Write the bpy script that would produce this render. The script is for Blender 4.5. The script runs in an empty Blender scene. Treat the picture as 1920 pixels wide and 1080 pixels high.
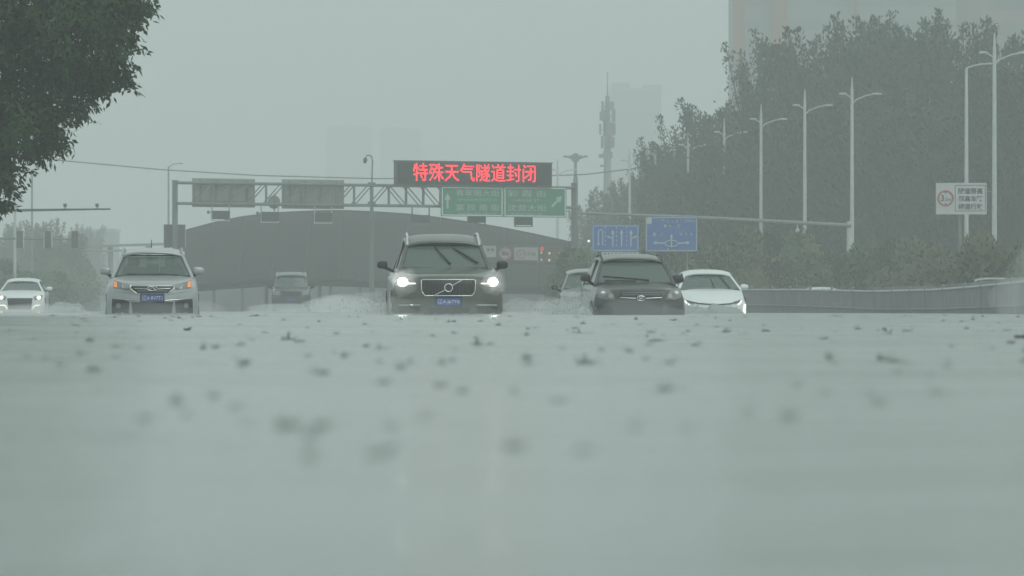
import bpy, bmesh, math, random
from mathutils import Vector, Matrix
R = math.radians
S = bpy.context.scene
COL = S.collection

# ---------------------------------------------------------------- camera
F = 9134.0            # focal length in photo pixels (1920 wide)
CAMZ = 0.085          # the camera sits just above the flood water
HY = 582.0
cam_d = bpy.data.cameras.new('camera')
cam_d.sensor_width = 36.0
cam_d.lens = 36.0 * F / 1920.0
cam_d.shift_y = (HY - 540.0) / 1920.0
cam_d.clip_start = 0.05
cam_d.clip_end = 9000
cam_d.dof.use_dof = True
cam_d.dof.focus_distance = 92.0
cam_d.dof.aperture_fstop = 13.0
cam = bpy.data.objects.new('camera', cam_d)
cam.location = (0, 0, CAMZ)
cam.rotation_euler = (R(90), 0, 0)
COL.objects.link(cam)
S.camera = cam

# ---------------------------------------------------------------- world, sun, exposure
SUN_EL, SUN_ROT = 52, 150
w = bpy.data.worlds.new('World')
S.world = w
w.use_nodes = True
nt = w.node_tree
nt.nodes.clear()
sky = nt.nodes.new('ShaderNodeTexSky')
sky.sky_type = 'NISHITA'
sky.sun_disc = False
sky.sun_elevation = R(SUN_EL)
sky.sun_rotation = R(SUN_ROT)
sky.air_density = 1.0
sky.dust_density = 6.0
sky.ozone_density = 1.0
hsv = nt.nodes.new('ShaderNodeHueSaturation')
hsv.inputs['Saturation'].default_value = 0.12
mixc = nt.nodes.new('ShaderNodeMix')
mixc.data_type = 'RGBA'
mixc.inputs['Factor'].default_value = 0.65
mixc.inputs['B'].default_value = (5.55, 6.95, 6.65, 1)    # the even grey of the cloud deck
bg = nt.nodes.new('ShaderNodeBackground')
bg.inputs['Strength'].default_value = 0.113
wo = nt.nodes.new('ShaderNodeOutputWorld')
nt.links.new(sky.outputs[0], hsv.inputs['Color'])
nt.links.new(hsv.outputs[0], mixc.inputs['A'])
nt.links.new(mixc.outputs['Result'], bg.inputs['Color'])
nt.links.new(bg.outputs[0], wo.inputs['Surface'])

sun_d = bpy.data.lights.new('sun', 'SUN')
sun_d.energy = 0.5
sun_d.angle = R(40)
sun_d.color = (1.0, 0.99, 0.95)
sun = bpy.data.objects.new('sun', sun_d)
sun.rotation_euler = (R(90 - SUN_EL), 0, R(180 - SUN_ROT))
sun.location = (0, 0, 60)
COL.objects.link(sun)

S.view_settings.view_transform = 'Standard'
S.view_settings.look = 'None'
S.view_settings.exposure = 0.0
S.view_settings.gamma = 1.0
S.render.engine = 'CYCLES'
S.cycles.use_denoising = True
S.cycles.max_bounces = 8
S.cycles.diffuse_bounces = 2
S.cycles.glossy_bounces = 3
S.cycles.transmission_bounces = 4
S.cycles.transparent_max_bounces = 24
S.cycles.volume_bounces = 3
S.cycles.caustics_reflective = False
S.cycles.caustics_refractive = False
S.cycles.sample_clamp_indirect = 4.0
HAZE = 0.0017

# ================================================================ helpers
def P(px, py, D):
    """world point seen at photo pixel (px, py) at distance D"""
    return Vector(((px - 960.0) * D / F, D, CAMZ + (HY - py) * D / F))

def lin(c):
    return tuple(((x / 255.0) / 12.92 if x <= 10 else ((x / 255.0 + .055) / 1.055) ** 2.4) for x in c)

def mat(name, col, rough=.6, metal=0., spec=.5, coat=0., emit=None, es=0., noise=0., nscale=3., bump=0., bscale=8.):
    m = bpy.data.materials.new(name)
    m.use_nodes = True
    n = m.node_tree
    b = n.nodes['Principled BSDF']
    b.inputs['Base Color'].default_value = (*col, 1)
    b.inputs['Roughness'].default_value = rough
    b.inputs['Metallic'].default_value = metal
    b.inputs['Specular IOR Level'].default_value = spec
    b.inputs['Coat Weight'].default_value = coat
    b.inputs['Coat Roughness'].default_value = .08
    if emit:
        b.inputs['Emission Color'].default_value = (*emit, 1)
        b.inputs['Emission Strength'].default_value = es
    if noise or bump:
        tc = n.nodes.new('ShaderNodeTexCoord')
    if noise:
        t = n.nodes.new('ShaderNodeTexNoise')
        t.inputs['Scale'].default_value = nscale
        t.inputs['Detail'].default_value = 5
        n.links.new(tc.outputs['Object'], t.inputs['Vector'])
        r = n.nodes.new('ShaderNodeValToRGB')
        r.color_ramp.elements[0].position = .3
        r.color_ramp.elements[1].position = .7
        r.color_ramp.elements[0].color = (*[c * (1 - noise) for c in col], 1)
        r.color_ramp.elements[1].color = (*[min(1, c * (1 + noise)) for c in col], 1)
        n.links.new(t.outputs['Fac'], r.inputs['Fac'])
        n.links.new(r.outputs['Color'], b.inputs['Base Color'])
    if bump:
        t2 = n.nodes.new('ShaderNodeTexNoise')
        t2.inputs['Scale'].default_value = bscale
        t2.inputs['Detail'].default_value = 4
        n.links.new(tc.outputs['Object'], t2.inputs['Vector'])
        bp = n.nodes.new('ShaderNodeBump')
        bp.inputs['Strength'].default_value = bump
        n.links.new(t2.outputs['Fac'], bp.inputs['Height'])
        n.links.new(bp.outputs['Normal'], b.inputs['Normal'])
    return m

def glassmat(name, col, alpha, rough=.06):
    m = mat(name, col, rough, spec=.6)
    m.node_tree.nodes['Principled BSDF'].inputs['Alpha'].default_value = alpha
    return m

def volmat(name, col, dens, aniso=.2):
    m = bpy.data.materials.new(name)
    m.use_nodes = True
    n = m.node_tree
    n.nodes.clear()
    v = n.nodes.new('ShaderNodeVolumePrincipled')
    v.inputs['Color'].default_value = (*col, 1)
    v.inputs['Density'].default_value = dens
    v.inputs['Anisotropy'].default_value = aniso
    o = n.nodes.new('ShaderNodeOutputMaterial')
    n.links.new(v.outputs[0], o.inputs['Volume'])
    return m

class MB:
    """collects simple shapes into one mesh"""
    def __init__(s):
        s.v = []; s.f = []; s.m = []
    def add(s, vs, fs, mi=0):
        b = len(s.v)
        s.v += [tuple(v) for v in vs]
        s.f += [tuple(i + b for i in f) for f in fs]
        s.m += [mi] * len(fs)
    def box(s, a, b, mi=0):
        x0, y0, z0 = a; x1, y1, z1 = b
        s.add([(x0, y0, z0), (x1, y0, z0), (x1, y1, z0), (x0, y1, z0), (x0, y0, z1), (x1, y0, z1), (x1, y1, z1), (x0, y1, z1)],
              [(0, 3, 2, 1), (4, 5, 6, 7), (0, 1, 5, 4), (1, 2, 6, 5), (2, 3, 7, 6), (3, 0, 4, 7)], mi)
        return s
    def tube(s, pts, r, n=8, cap=True, mi=0):
        pts = [Vector(p) for p in pts]
        rs = r if isinstance(r, (list, tuple)) else [r] * len(pts)
        rings = []
        for i, p in enumerate(pts):
            d = (pts[min(i + 1, len(pts) - 1)] - pts[max(i - 1, 0)]).normalized()
            up = Vector((0, 0, 1)) if abs(d.z) < .9 else Vector((0, 1, 0))
            a = d.cross(up).normalized(); b = d.cross(a).normalized()
            rings.append([p + (a * math.cos(t) + b * math.sin(t)) * rs[i] for t in [2 * math.pi * k / n for k in range(n)]])
        vs = [v for q in rings for v in q]
        fs = [(i * n + k, i * n + (k + 1) % n, (i + 1) * n + (k + 1) % n, (i + 1) * n + k) for i in range(len(pts) - 1) for k in range(n)]
        if cap:
            fs += [tuple(range(n))[::-1], tuple((len(pts) - 1) * n + k for k in range(n))]
        s.add(vs, fs, mi)
        return s
    def prism(s, poly, y0, y1, mi=0):
        """polygon in x,z extruded along y"""
        n = len(poly)
        vs = [(x, y0, z) for x, z in poly] + [(x, y1, z) for x, z in poly]
        fs = [tuple(range(n)), tuple(range(2 * n - 1, n - 1, -1))] + [(k, k + n, (k + 1) % n + n, (k + 1) % n) for k in range(n)]
        s.add(vs, fs, mi)
        return s
    def ball(s, c, r, sub=1, mi=0):
        bm = bmesh.new()
        bmesh.ops.create_icosphere(bm, subdivisions=sub, radius=1)
        rr = r if isinstance(r, (tuple, list)) else (r, r, r)
        s.add([(c[0] + v.co.x * rr[0], c[1] + v.co.y * rr[1], c[2] + v.co.z * rr[2]) for v in bm.verts],
              [tuple(v.index for v in f.verts) for f in bm.faces], mi)
        bm.free()
        return s
    def build(s, name, mats, parent=None, smooth=False, angle=35):
        me = bpy.data.meshes.new(name)
        me.from_pydata(s.v, [], s.f)
        for m in (mats if isinstance(mats, (list, tuple)) else [mats]):
            me.materials.append(m)
        if any(s.m):
            me.polygons.foreach_set('material_index', s.m)
        bm = bmesh.new(); bm.from_mesh(me)
        bmesh.ops.recalc_face_normals(bm, faces=bm.faces)
        if smooth:
            for f in bm.faces: f.smooth = True
            for e in bm.edges:
                if len(e.link_faces) == 2 and e.calc_face_angle(0) > R(angle): e.smooth = False
        bm.to_mesh(me); bm.free()
        o = bpy.data.objects.new(name, me)
        COL.objects.link(o)
        if parent: o.parent = parent
        return o

def tag(o, label=None, cat=None, group=None, kind=None):
    if label: o['label'] = label
    if cat: o['category'] = cat
    if group: o['group'] = group
    if kind: o['kind'] = kind
    return o

def thing(name, loc, label, cat, group=None, rz=0.):
    o = bpy.data.objects.new(name, None)
    o.empty_display_size = .2
    o.location = loc
    o.rotation_euler = (0, 0, rz)
    COL.objects.link(o)
    return tag(o, label, cat, group)

def copy_tree(o, parent=None):
    c = o.copy()
    COL.objects.link(c)
    c.parent = parent
    for ch in list(o.children):
        copy_tree(ch, c)
    return c

_tm = {}
def text_mesh(s, bold=0.):
    """outline of a line of writing as a flat mesh in x,z; returns verts and faces, and its box"""
    if (s, bold) in _tm: return _tm[(s, bold)]
    c = bpy.data.curves.new('writing', 'FONT')
    c.body = s
    c.resolution_u = 2
    c.offset = bold
    o = bpy.data.objects.new('writing', c)
    COL.objects.link(o)
    bpy.context.view_layer.update()
    me = bpy.data.meshes.new_from_object(o.evaluated_get(bpy.context.evaluated_depsgraph_get()))
    vs = [tuple(v.co) for v in me.vertices]; fs = [tuple(p.vertices) for p in me.polygons]
    bpy.data.objects.remove(o); bpy.data.curves.remove(c); bpy.data.meshes.remove(me)
    xs = [v[0] for v in vs]; ys = [v[1] for v in vs]
    _tm[(s, bold)] = (vs, fs, (min(xs), max(xs), min(ys), max(ys)))
    return _tm[(s, bold)]

def put_text(mb, s, x0, x1, z0, z1, fy, mi=0, bold=0.):
    """fit writing into the box x0..x1, z0..z1; fy(x, z) gives the surface"""
    vs, fs, (a, b, c, d) = text_mesh(s, bold)
    q = []
    for v in vs:
        x = x0 + (v[0] - a) / (b - a) * (x1 - x0); z = z0 + (v[1] - c) / (d - c) * (z1 - z0)
        q.append((x, fy(x, z), z))
    mb.add(q, fs, mi)

rnd = random.Random(7)

# ================================================================ materials
M = dict(
    steel=mat('grey_painted_steel', (.13, .145, .14), .5, noise=.15, nscale=1.5),
    pale=mat('pale_galvanised_steel', (.5, .53, .52), .45, noise=.08, nscale=2),
    signback=mat('sign_back_aluminium', (.26, .27, .26), .55, noise=.12, nscale=1.2),
    dark=mat('dark_box_paint', (.035, .04, .04), .6),
    black=mat('black_plastic', (.012, .013, .013), .45),
    rubber=mat('tyre_rubber', (.02, .02, .02), .8),
    chrome=mat('chrome', (.75, .77, .77), .12, metal=1.),
    white=mat('white_reflective_paint', (.78, .8, .79), .5),
    green=mat('green_sign_face', (.02, .2, .11), .5, noise=.1, nscale=.8),
    blue=mat('blue_sign_face', (.05, .125, .37), .5, noise=.1, nscale=.8),
    red=mat('red_paint', (.5, .03, .03), .5),
    blackpaint=mat('black_sign_paint', (.04, .045, .045), .6),
    led=mat('lit_red_diodes', (.3, .01, .02), .5, emit=(1., .004, .03), es=2.2),
    amber=mat('lit_amber_lamp', (.5, .2, .02), .4, emit=(1., .55, .2), es=.9),
    roof=mat('dark_canopy_sheet', (.012, .012, .013), .9, spec=.15, noise=.12, nscale=.3),
    asphalt=mat('wet_asphalt', (.05, .05, .05), .5, noise=.2, nscale=6),
    plate=mat('blue_number_plate', (.06, .1, .33), .4),
    bark=mat('tree_bark', (.05, .045, .038), .9, noise=.3, nscale=6, bump=.4, bscale=12),
)

# ================================================================ ground and flood water
g = MB()
g.add([(-900, -75, -.75), (900, -75, -.75), (900, 3000, -.75), (-900, 3000, -.75)], [(0, 1, 2, 3)])
tag(g.build('ground', mat('wet_ground', (.24, .25, .23), .8, noise=.3, nscale=.5)), kind='structure')
rd = MB()
rd.box((-26, -70, -.74), (14.5, 900, -.6))
tag(rd.build('road', M['asphalt']), kind='structure')

def water_material():
    m = bpy.data.materials.new('flood_water')
    m.use_nodes = True
    n = m.node_tree
    b = n.nodes['Principled BSDF']
    b.inputs['Base Color'].default_value = (.19, .215, .2, 1)
    b.inputs['Roughness'].default_value = .16
    b.inputs['IOR'].default_value = 1.33
    tc = n.nodes.new('ShaderNodeTexCoord')
    def noise(sx, sy, scale, detail, rough=.55):
        mp = n.nodes.new('ShaderNodeMapping'); mp.inputs['Scale'].default_value = (sx, sy, 1)
        n.links.new(tc.outputs['Object'], mp.inputs['Vector'])
        t = n.nodes.new('ShaderNodeTexNoise')
        t.inputs['Scale'].default_value = scale; t.inputs['Detail'].default_value = detail
        t.inputs['Roughness'].default_value = rough
        n.links.new(mp.outputs[0], t.inputs['Vector'])
        return t
    prev = None
    for (sx, sy, sc, de, dist) in ((.3, 1, .8, 4, .085), (.8, 1, 5, 5, .03), (1, 1, 30, 4, .006)):
        t = noise(sx, sy, sc, de)
        bp = n.nodes.new('ShaderNodeBump')
        bp.inputs['Strength'].default_value = 1.0
        bp.inputs['Distance'].default_value = dist
        n.links.new(t.outputs['Fac'], bp.inputs['Height'])
        if prev: n.links.new(prev.outputs['Normal'], bp.inputs['Normal'])
        prev = bp
    n.links.new(prev.outputs['Normal'], b.inputs['Normal'])
    t = noise(.25, 1, .35, 4)
    r = n.nodes.new('ShaderNodeValToRGB')
    r.color_ramp.elements[0].color = (.3, .328, .318, 1); r.color_ramp.elements[1].color = (.38, .412, .4, 1)
    r.color_ramp.elements[0].position = .35; r.color_ramp.elements[1].position = .65
    n.links.new(t.outputs['Fac'], r.inputs['Fac'])
    n.links.new(r.outputs['Color'], b.inputs['Base Color'])
    return m
M['water'] = water_material()

def ridges(x, y):
    """single low wave crests crossing the near water"""
    h = 0.
    for (px0, px1, yc, s, a) in ((1380, 2100, 2.68, .08, .019), (-300, 190, 2.75, .1, .026), (-200, 120, 10.2, .25, .014), (-200, 90, 16., .4, .015), (-200, 260, 20., .5, .007), (-100, 300, 6.2, .22, .006), (1150, 1700, 14., .5, .006), (950, 1400, 8.2, .3, .004)):
        xa, xb = (px0 - 960) * yc / F, (px1 - 960) * yc / F
        wd = (xb - xa) * .22
        k = 1 / (1 + math.exp(-(x - xa - wd) / wd * 3)) * 1 / (1 + math.exp((x - xb + wd) / wd * 3))
        h += a * k * math.exp(-((y - yc - .06 * math.sin(x * 9 / yc)) / s) ** 2)
    return h

def swell(x, y):
    """low ripples running across the flooded road, in metres"""
    d = max(y, .5)
    k = min(1., d / 14.)
    return (.0045 * math.sin(y * 2.1 + .35 * x + 1.3 * math.sin(x * .5)) * k
            + .004 * math.sin(y * .83 + .12 * x + .6) * k
            + .0028 * math.sin(y * 5.2 - .7 * x + 2 * math.sin(x * 1.3 + y * .2)) * min(1, d / 5.)
            + .0016 * math.sin(y * 11.7 + 1.9 * x)) * (1. if y < 60 else max(.0, 1 - (y - 60) / 40.))

ys = [-75, -30, -8, -2, 0, .3]
y = .5
while y < 105:
    ys.append(y); y *= 1.013
ys += [120, 150, 220, 400, 900, 3000]
wm = MB()
us = [-1 + 2 * i / 56 for i in range(57)]
vs = []
for yy in ys:
    hw = max(1.2, abs(yy) * .125)
    row = [-900.] + [u * hw for u in us] + [900.]
    vs += [(x, yy, swell(x, yy) if (.3 < yy < 101 and abs(x) < 20) else 0.) for x in row]
nc = 59
wm.add(vs, [(j * nc + i, j * nc + i + 1, (j + 1) * nc + i + 1, (j + 1) * nc + i) for j in range(len(ys) - 1) for i in range(nc - 1)])
wo_ = wm.build('water', M['water'], smooth=True, angle=180)
tag(wo_, kind='structure')

# rain hitting the flood: little crowns and thrown drops, far too many to count
sp = MB()
rs = random.Random(11)
def splash(x, y, s):
    z = swell(x, y)
    n = rs.randint(5, 7)
    # low ragged mound with a thin jet
    sp.ball((x, y, z + s * .05), (s * rs.uniform(.7, 1.3), s * rs.uniform(.5, 1.), s * rs.uniform(.25, .5)), 1)
    if rs.random() < .55:
        sp.tube([(x, y, z), (x + rs.uniform(-.1, .1) * s, y, z + s * rs.uniform(.6, 1.2))], [s * .28, s * .07], 5)
    for _ in range(n):
        a = rs.uniform(0, 6.28); q = s * rs.uniform(.6, 1.7)
        sp.ball((x + math.cos(a) * q, y + math.sin(a) * q, z + s * rs.uniform(.1, .9)), s * rs.uniform(.07, .16), 1)
for _ in range(290):
    dd = 2.4 * math.exp(rs.random() ** .55 * math.log(75 / 2.4))
    px = rs.uniform(-30, 1950)
    splash((px - 960) * dd / F, dd, rs.uniform(.0035, .0095) * (.9 + .045 * dd))
for px, py, s in ((735, 805, .011), (790, 790, .009), (1190, 808, .012), (1290, 813, .01), (1405, 778, .012), (705, 860, .012), (580, 862, .011), (1495, 718, .016),
                  (605, 700, .017), (460, 683, .018), (1098, 679, .022), (895, 646, .026), (645, 668, .018), (712, 660, .018), (1660, 675, .018), (540, 636, .03),
                  (1660, 622, .035), (1700, 625, .03), (1230, 637, .03), (1085, 629, .035), (300, 765, .012), (270, 790, .011), (175, 696, .015), (408, 730, .014)):
    dd = CAMZ * F / (py - HY)
    splash((px - 960) * dd / F, dd, s * (.45 if py > 700 else .75))
M['splash'] = mat('raindrop_splash_water', (.18, .195, .185), .2, spec=.4)
tag(sp.build('raindrop_splashes', M['splash'], smooth=True, angle=80), 'raindrop splashes dotting the flooded road surface', 'splashes', kind='stuff')

for i, (px, py, s, lb) in enumerate(((350, 621, .02, 'dark speck of debris floating below the silver car'), (1263, 602, .03, 'dark speck of debris floating just below the black car'),
                                     (855, 629, .018, 'small dark debris floating below the car with bright headlights'), (1917, 636, .022, 'dark clump of debris at the far right edge of the water'),
                                     (480, 593, .045, 'dark debris floating between the silver car and the small distant car'))):
    dd = CAMZ * F / (py - HY)
    b = MB()
    r2 = random.Random(i)
    c = ((px - 960) * dd / F, dd)
    for k in range(6):
        a = r2.uniform(0, 3.14)
        q = Vector((math.cos(a), math.sin(a), r2.uniform(-.1, .5))) * s * r2.uniform(.5, 1.1)
        m_ = Vector((c[0] + r2.uniform(-.3, .3) * s, c[1], .004 + r2.uniform(0, .3) * s))
        b.tube([m_ - q, m_ + q], [s * .12, s * .05], 5)
    b.ball((c[0], c[1], .004), (s * .6, s * .5, s * .35), 1)
    tag(b.build('floating_debris', M['black'] if i != 2 else M['bark']), lb, 'debris', 'debris floating on the flood water')

# ================================================================ cars
def interp(tab, t):
    if t <= tab[0][0]: return tab[0][1]
    for (a, va), (b, vb) in zip(tab, tab[1:]):
        if t <= b: return va + (vb - va) * (t - a) / (b - a)
    return tab[-1][1]

class Front:
    """the shape of a car's nose: y as a function of x and z"""
    def __init__(s, W, lead, sweep=.42, bulge=.1, zb=.2, power=3.2):
        s.W, s.lead, s.sweep, s.bulge, s.zb, s.pw = W, lead, sweep, bulge, zb, power
        s.prof = ((0, .95), (.2, .985), (.5, 1.), (.8, .985), (1, .93))
    def wf(s, z):
        return s.W * interp(s.prof, (z - s.zb) / (s.lead - s.zb))
    def y(s, x, z):
        u = min(1.05, abs(x) / s.wf(z))
        t = (z - s.zb) / (s.lead - s.zb)
        v = s.bulge * (1.6 * (max(0, t - .45)) ** 2 + .5 * max(0, .25 - t))
        if t > .9: v += (t - .9) * .5
        return s.sweep * u ** s.pw + v

def densify(poly, step=.05):
    """cut a polygon (x,z) into small cells so that it can follow a curved face"""
    bm = bmesh.new()
    bm.faces.new([bm.verts.new((x, 0, z)) for x, z in poly])
    xs = [p[0] for p in poly]; zs = [p[1] for p in poly]
    for ax, lo, hi in ((0, min(xs), max(xs)), (2, min(zs), max(zs))):
        k = math.floor(lo / step) * step + step
        while k < hi - 1e-4:
            no = Vector((1, 0, 0)) if ax == 0 else Vector((0, 0, 1))
            bmesh.ops.bisect_plane(bm, geom=bm.verts[:] + bm.edges[:] + bm.faces[:], plane_co=no * k, plane_no=no, dist=1e-6)
            k += step
    return bm

def patch(name, poly, fy, m, parent, off=.006, thick=.02, step=.06):
    """a shaped piece lying on the nose, standing proud by off"""
    bm = densify(poly, step)
    for v in bm.verts:
        v.co.y = fy(v.co.x, v.co.z) - off
    ret = bmesh.ops.extrude_face_region(bm, geom=bm.faces[:])
    for e in ret['geom']:
        if isinstance(e, bmesh.types.BMVert): e.co.y += thick
    bmesh.ops.recalc_face_normals(bm, faces=bm.faces)
    for f in bm.faces: f.smooth = True
    for e in bm.edges:
        if len(e.link_faces) == 2 and e.calc_face_angle(0) > R(40): e.smooth = False
    me = bpy.data.meshes.new(name); bm.to_mesh(me); bm.free()
    me.materials.append(m)
    o = bpy.data.objects.new(name, me); COL.objects.link(o); o.parent = parent
    return o

def stroke(name, pts, r, fy, m, parent, off=.01):
    mb = MB()
    q = []
    for a, b in zip(pts, pts[1:]):
        for k in range(4):
            q.append((a[0] + (b[0] - a[0]) * k / 4, a[1] + (b[1] - a[1]) * k / 4))
    q.append(pts[-1])
    mb.tube([(x, fy(x, z) - off, z) for x, z in q], r, 6)
    return mb.build(name, m, parent, smooth=True, angle=80)

GL_IN = mat('dark_cabin_trim', (.03, .032, .032), .8)

def make_car(name, label, group, cx, D, depth, W, L, lead, cowl, yc, header, yh, roof, yr, yend, wb, wt, paint,
             deck=None, rz=0., rails=None, mirrors=(), mirror_mat=None, glass=None, sweep=.42, plate=None, rear_low=None, drop=.05, antenna=None, zwheel=.36, rail_h=.028):
    """all measures in metres in the car's own frame: x across, y from the nose to the tail, z from the road"""
    base = P(cx, HY, D)
    t = thing(name, (base.x, D, -depth), label, 'car', group, R(rz))
    fr = Front(W, lead, sweep)
    us = [-1, -.96, -.9, -.82, -.7, -.55, -.38, -.2, 0, .2, .38, .55, .7, .82, .9, .96, 1]
    tz = [0, .1, .22, .36, .5, .62, .74, .84, .92, .97]
    zb = fr.zb
    deck = deck or cowl
    def ztop(Y, u):
        if Y <= yc:
            q = max(0, Y) / yc
            h = lead + (cowl - lead) * q ** .75
        else:
            h = cowl + (deck - cowl) * min(1, (Y - yc) / (L - yc - .3)) + .03
            if Y > L - .35: h -= .10 * (Y - L + .35) / .35
        return h - drop * abs(u) ** 3 * 1.2
    mb = MB()
    def side_pt(sg, tj, Y, fade):
        z1 = ztop(Y, 1)
        z = zb + (z1 - zb) * tj
        tn = tj
        w_ = W * interp(fr.prof, tn)
        if Y > L - .9: w_ *= 1 - .07 * ((Y - L + .9) / .9) ** 2
        yy = Y + fade * (sweep * 1. + fr.y(0, z))
        return (sg * w_, yy, z)
    stations = [(0, 1.), (.12, .9), (.3, .72), (.55, .48), (.85, .2), (1.15, 0.)]
    stations = [(Y, f) for Y, f in stations if Y < yc - .05] + [(yc, 0), (yc + .35, 0), ((yc + L) / 2, 0), (L - .9, 0), (L - .35, 0), (L - .08, 0), (L, 0)]
    rings = []
    for Y, fade in stations:
        ring = [side_pt(-1, tj, Y, fade) for tj in tz]
        w1 = side_pt(1, 1., Y, fade)[0]
        for u in us:
            z = ztop(Y, u)
            wt_ = w1
            ring.append((u * wt_, Y + fade * fr.y(u * W * .93, min(z, lead)) , z))
        ring += [side_pt(1, tj, Y, fade) for tj in reversed(tz)]
        rings.append(ring)
    n = len(rings[0])
    vs = [p for r_ in rings for p in r_]
    fs = [(i * n + k, i * n + k + 1, (i + 1) * n + k + 1, (i + 1) * n + k) for i in range(len(rings) - 1) for k in range(n - 1)]
    mb.add(vs, fs)
    # nose
    vs = []; cols = len(us)
    for tj in tz + [1.]:
        for u in us:
            zt = ztop(0, u)
            z = zb + (zt - zb) * tj
            w_ = W * interp(fr.prof, tj)
            vs.append((u * w_, fr.y(u * w_, z), z))
    mb.add(vs, [(j * cols + i, j * cols + i + 1, (j + 1) * cols + i + 1, (j + 1) * cols + i) for j in range(len(tz)) for i in range(cols - 1)])
    # tail and floor
    last = rings[-1]
    mb.add(last, [tuple(range(n))])
    mb.add([(-W * .9, .5, zb), (W * .9, .5, zb), (W * .9, L, zb), (-W * .9, L, zb)], [(0, 1, 2, 3)])
    body = mb.build('body', paint, t, smooth=True, angle=38)
    bm = bmesh.new(); bm.from_mesh(body.data)
    bmesh.ops.remove_doubles(bm, verts=bm.verts, dist=.012)
    bmesh.ops.recalc_face_normals(bm, faces=bm.faces)
    bm.to_mesh(body.data); bm.free()

    glass = glass or GLASS
    # roof sheet: curved, with thickness
    ru = [-1, -.93, -.8, -.6, -.3, 0, .3, .6, .8, .93, 1]
    rv = [0, .04, .12, .25, .4, .6, .8, .93, 1]
    vs = []
    yend_r = yend
    for v in rv:
        Y = yh + (yend_r - yh) * v
        zc = header + (roof - header) * min(1, math.sin(min(1, v / .4) * math.pi / 2)) - .07 * max(0, v - .6) / .4
        for u in ru:
            ww = (wt + .035) * (1 + .03 * math.sin(math.pi * v))
            vs.append((u * ww, Y - .07 * (1 - u * u) * (1 if v < .05 else max(0, 1 - v * 4)), zc - .07 * abs(u) ** 4 - .015 * abs(u) ** 2))
    nn = len(ru)
    rb = MB()
    rb.add(vs, [(j * nn + i, j * nn + i + 1, (j + 1) * nn + i + 1, (j + 1) * nn + i) for j in range(len(rv) - 1) for i in range(nn - 1)])
    ro = rb.build('roof', paint, t, smooth=True, angle=50)
    so = ro.modifiers.new('thickness', 'SOLIDIFY'); so.thickness = .045; so.offset = 0
    # pillars
    zrf = header - .05
    def bar(mbx, a, b, wa, da, wb_, db):
        (x0, y0, z0), (x1, y1, z1) = a, b
        mbx.add([(x0 - wa, y0 - da, z0), (x0 + wa, y0 - da, z0), (x0 + wa, y0 + da, z0), (x0 - wa, y0 + da, z0),
                 (x1 - wb_, y1 - db, z1), (x1 + wb_, y1 - db, z1), (x1 + wb_, y1 + db, z1), (x1 - wb_, y1 + db, z1)],
                [(0, 1, 2, 3), (4, 5, 6, 7), (0, 1, 5, 4), (1, 2, 6, 5), (2, 3, 7, 6), (3, 0, 4, 7)])
    rear_low = rear_low or (L - .35)
    zdeck = deck - .02
    for sg in (-1, 1):
        a = MB(); bar(a, (sg * (wb + .03), yc + .12, cowl - .04), (sg * (wt + .01), yh + .1, zrf + .02), .032, .07, .03, .06)
        a.build('pillar', paint, t)
        a = MB(); bar(a, (sg * (wb + .045), (yc + rear_low) / 2 - .1, cowl - .02), (sg * (wt + .02), (yh + yend) / 2, roof - .09), .02, .06, .02, .05)
        a.build('pillar', M['black'], t)
        a = MB(); bar(a, (sg * (wb + .02), rear_low, zdeck), (sg * (wt - .01), yend - .1, roof - .16), .05, .16, .04, .12)
        a.build('pillar', paint, t)
        gl = MB()
        x0, x1 = sg * (wb + .045), sg * (wt + .022)
        q = [(x0, yc + .2, cowl - .01), (x0, rear_low - .1, cowl), (x1, yend - .25, roof - .12), (x1, yh + .18, zrf)]
        gl.add(q + [(x - sg * .012, y, z) for x, y, z in q], [(0, 1, 2, 3), (7, 6, 5, 4), (0, 1, 5, 4), (1, 2, 6, 5), (2, 3, 7, 6), (3, 0, 4, 7)])
        gl.build('side_window', glass, t)
    # windscreen: bowed sheet with a dark printed border
    def ws(u, v):
        xx = (wb + (wt - wb) * v) * u
        bow = .13 * (1 - u * u) * (1 - .4 * v)
        return (xx, yc + .06 + (yh - yc) * v - bow + .02, cowl - .03 + (header - .035 - cowl + .03) * v + .0)
    wu = [-1, -.97, -.8, -.6, -.4, -.2, 0, .2, .4, .6, .8, .97, 1]; wv = [0, .07, .3, .5, .7, .94, 1]
    gb = MB()
    vs = [ws(u, v) for v in wv for u in wu]
    gb.add(vs, [])
    nn = len(wu)
    for j in range(len(wv) - 1):
        for i in range(nn - 1):
            edge = i in (0, nn - 2) or j in (0, len(wv) - 2)
            gb.f.append((j * nn + i, j * nn + i + 1, (j + 1) * nn + i + 1, (j + 1) * nn + i)); gb.m.append(1 if edge else 0)
    gb.build('windscreen', [glass, M['black']], t, smooth=True, angle=60)
    rg = MB()
    rg.add([(-wb + .06, rear_low + .12, zdeck + .02), (wb - .06, rear_low + .12, zdeck + .02), (wt - .04, yend - .03, roof - .15), (-wt + .04, yend - .03, roof - .15)], [(0, 1, 2, 3)])
    rg.build('rear_window', glass, t)
    # seats seen through the glass
    for sx in (-.37, .37):
        sm = MB()
        y0 = yc + 1.05
        sm.box((sx - .23, y0, cowl - .25), (sx + .23, y0 + .14, cowl + .18))
        sm.box((sx - .12, y0 + .03, cowl + .2), (sx + .12, y0 + .12, cowl + .36))
        s_ = sm.build('seat', GL_IN, t)
        bv = s_.modifiers.new('round', 'BEVEL'); bv.width = .05; bv.segments = 3
    sm = MB()
    y0 = yc + 1.95
    sm.box((-.6, y0, cowl - .25), (.6, y0 + .14, cowl + .1))
    for sx in (-.42, 0, .42): sm.box((sx - .12, y0 + .02, cowl + .1), (sx + .12, y0 + .1, cowl + .24))
    sm.build('rear_seat', GL_IN, t)
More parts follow.
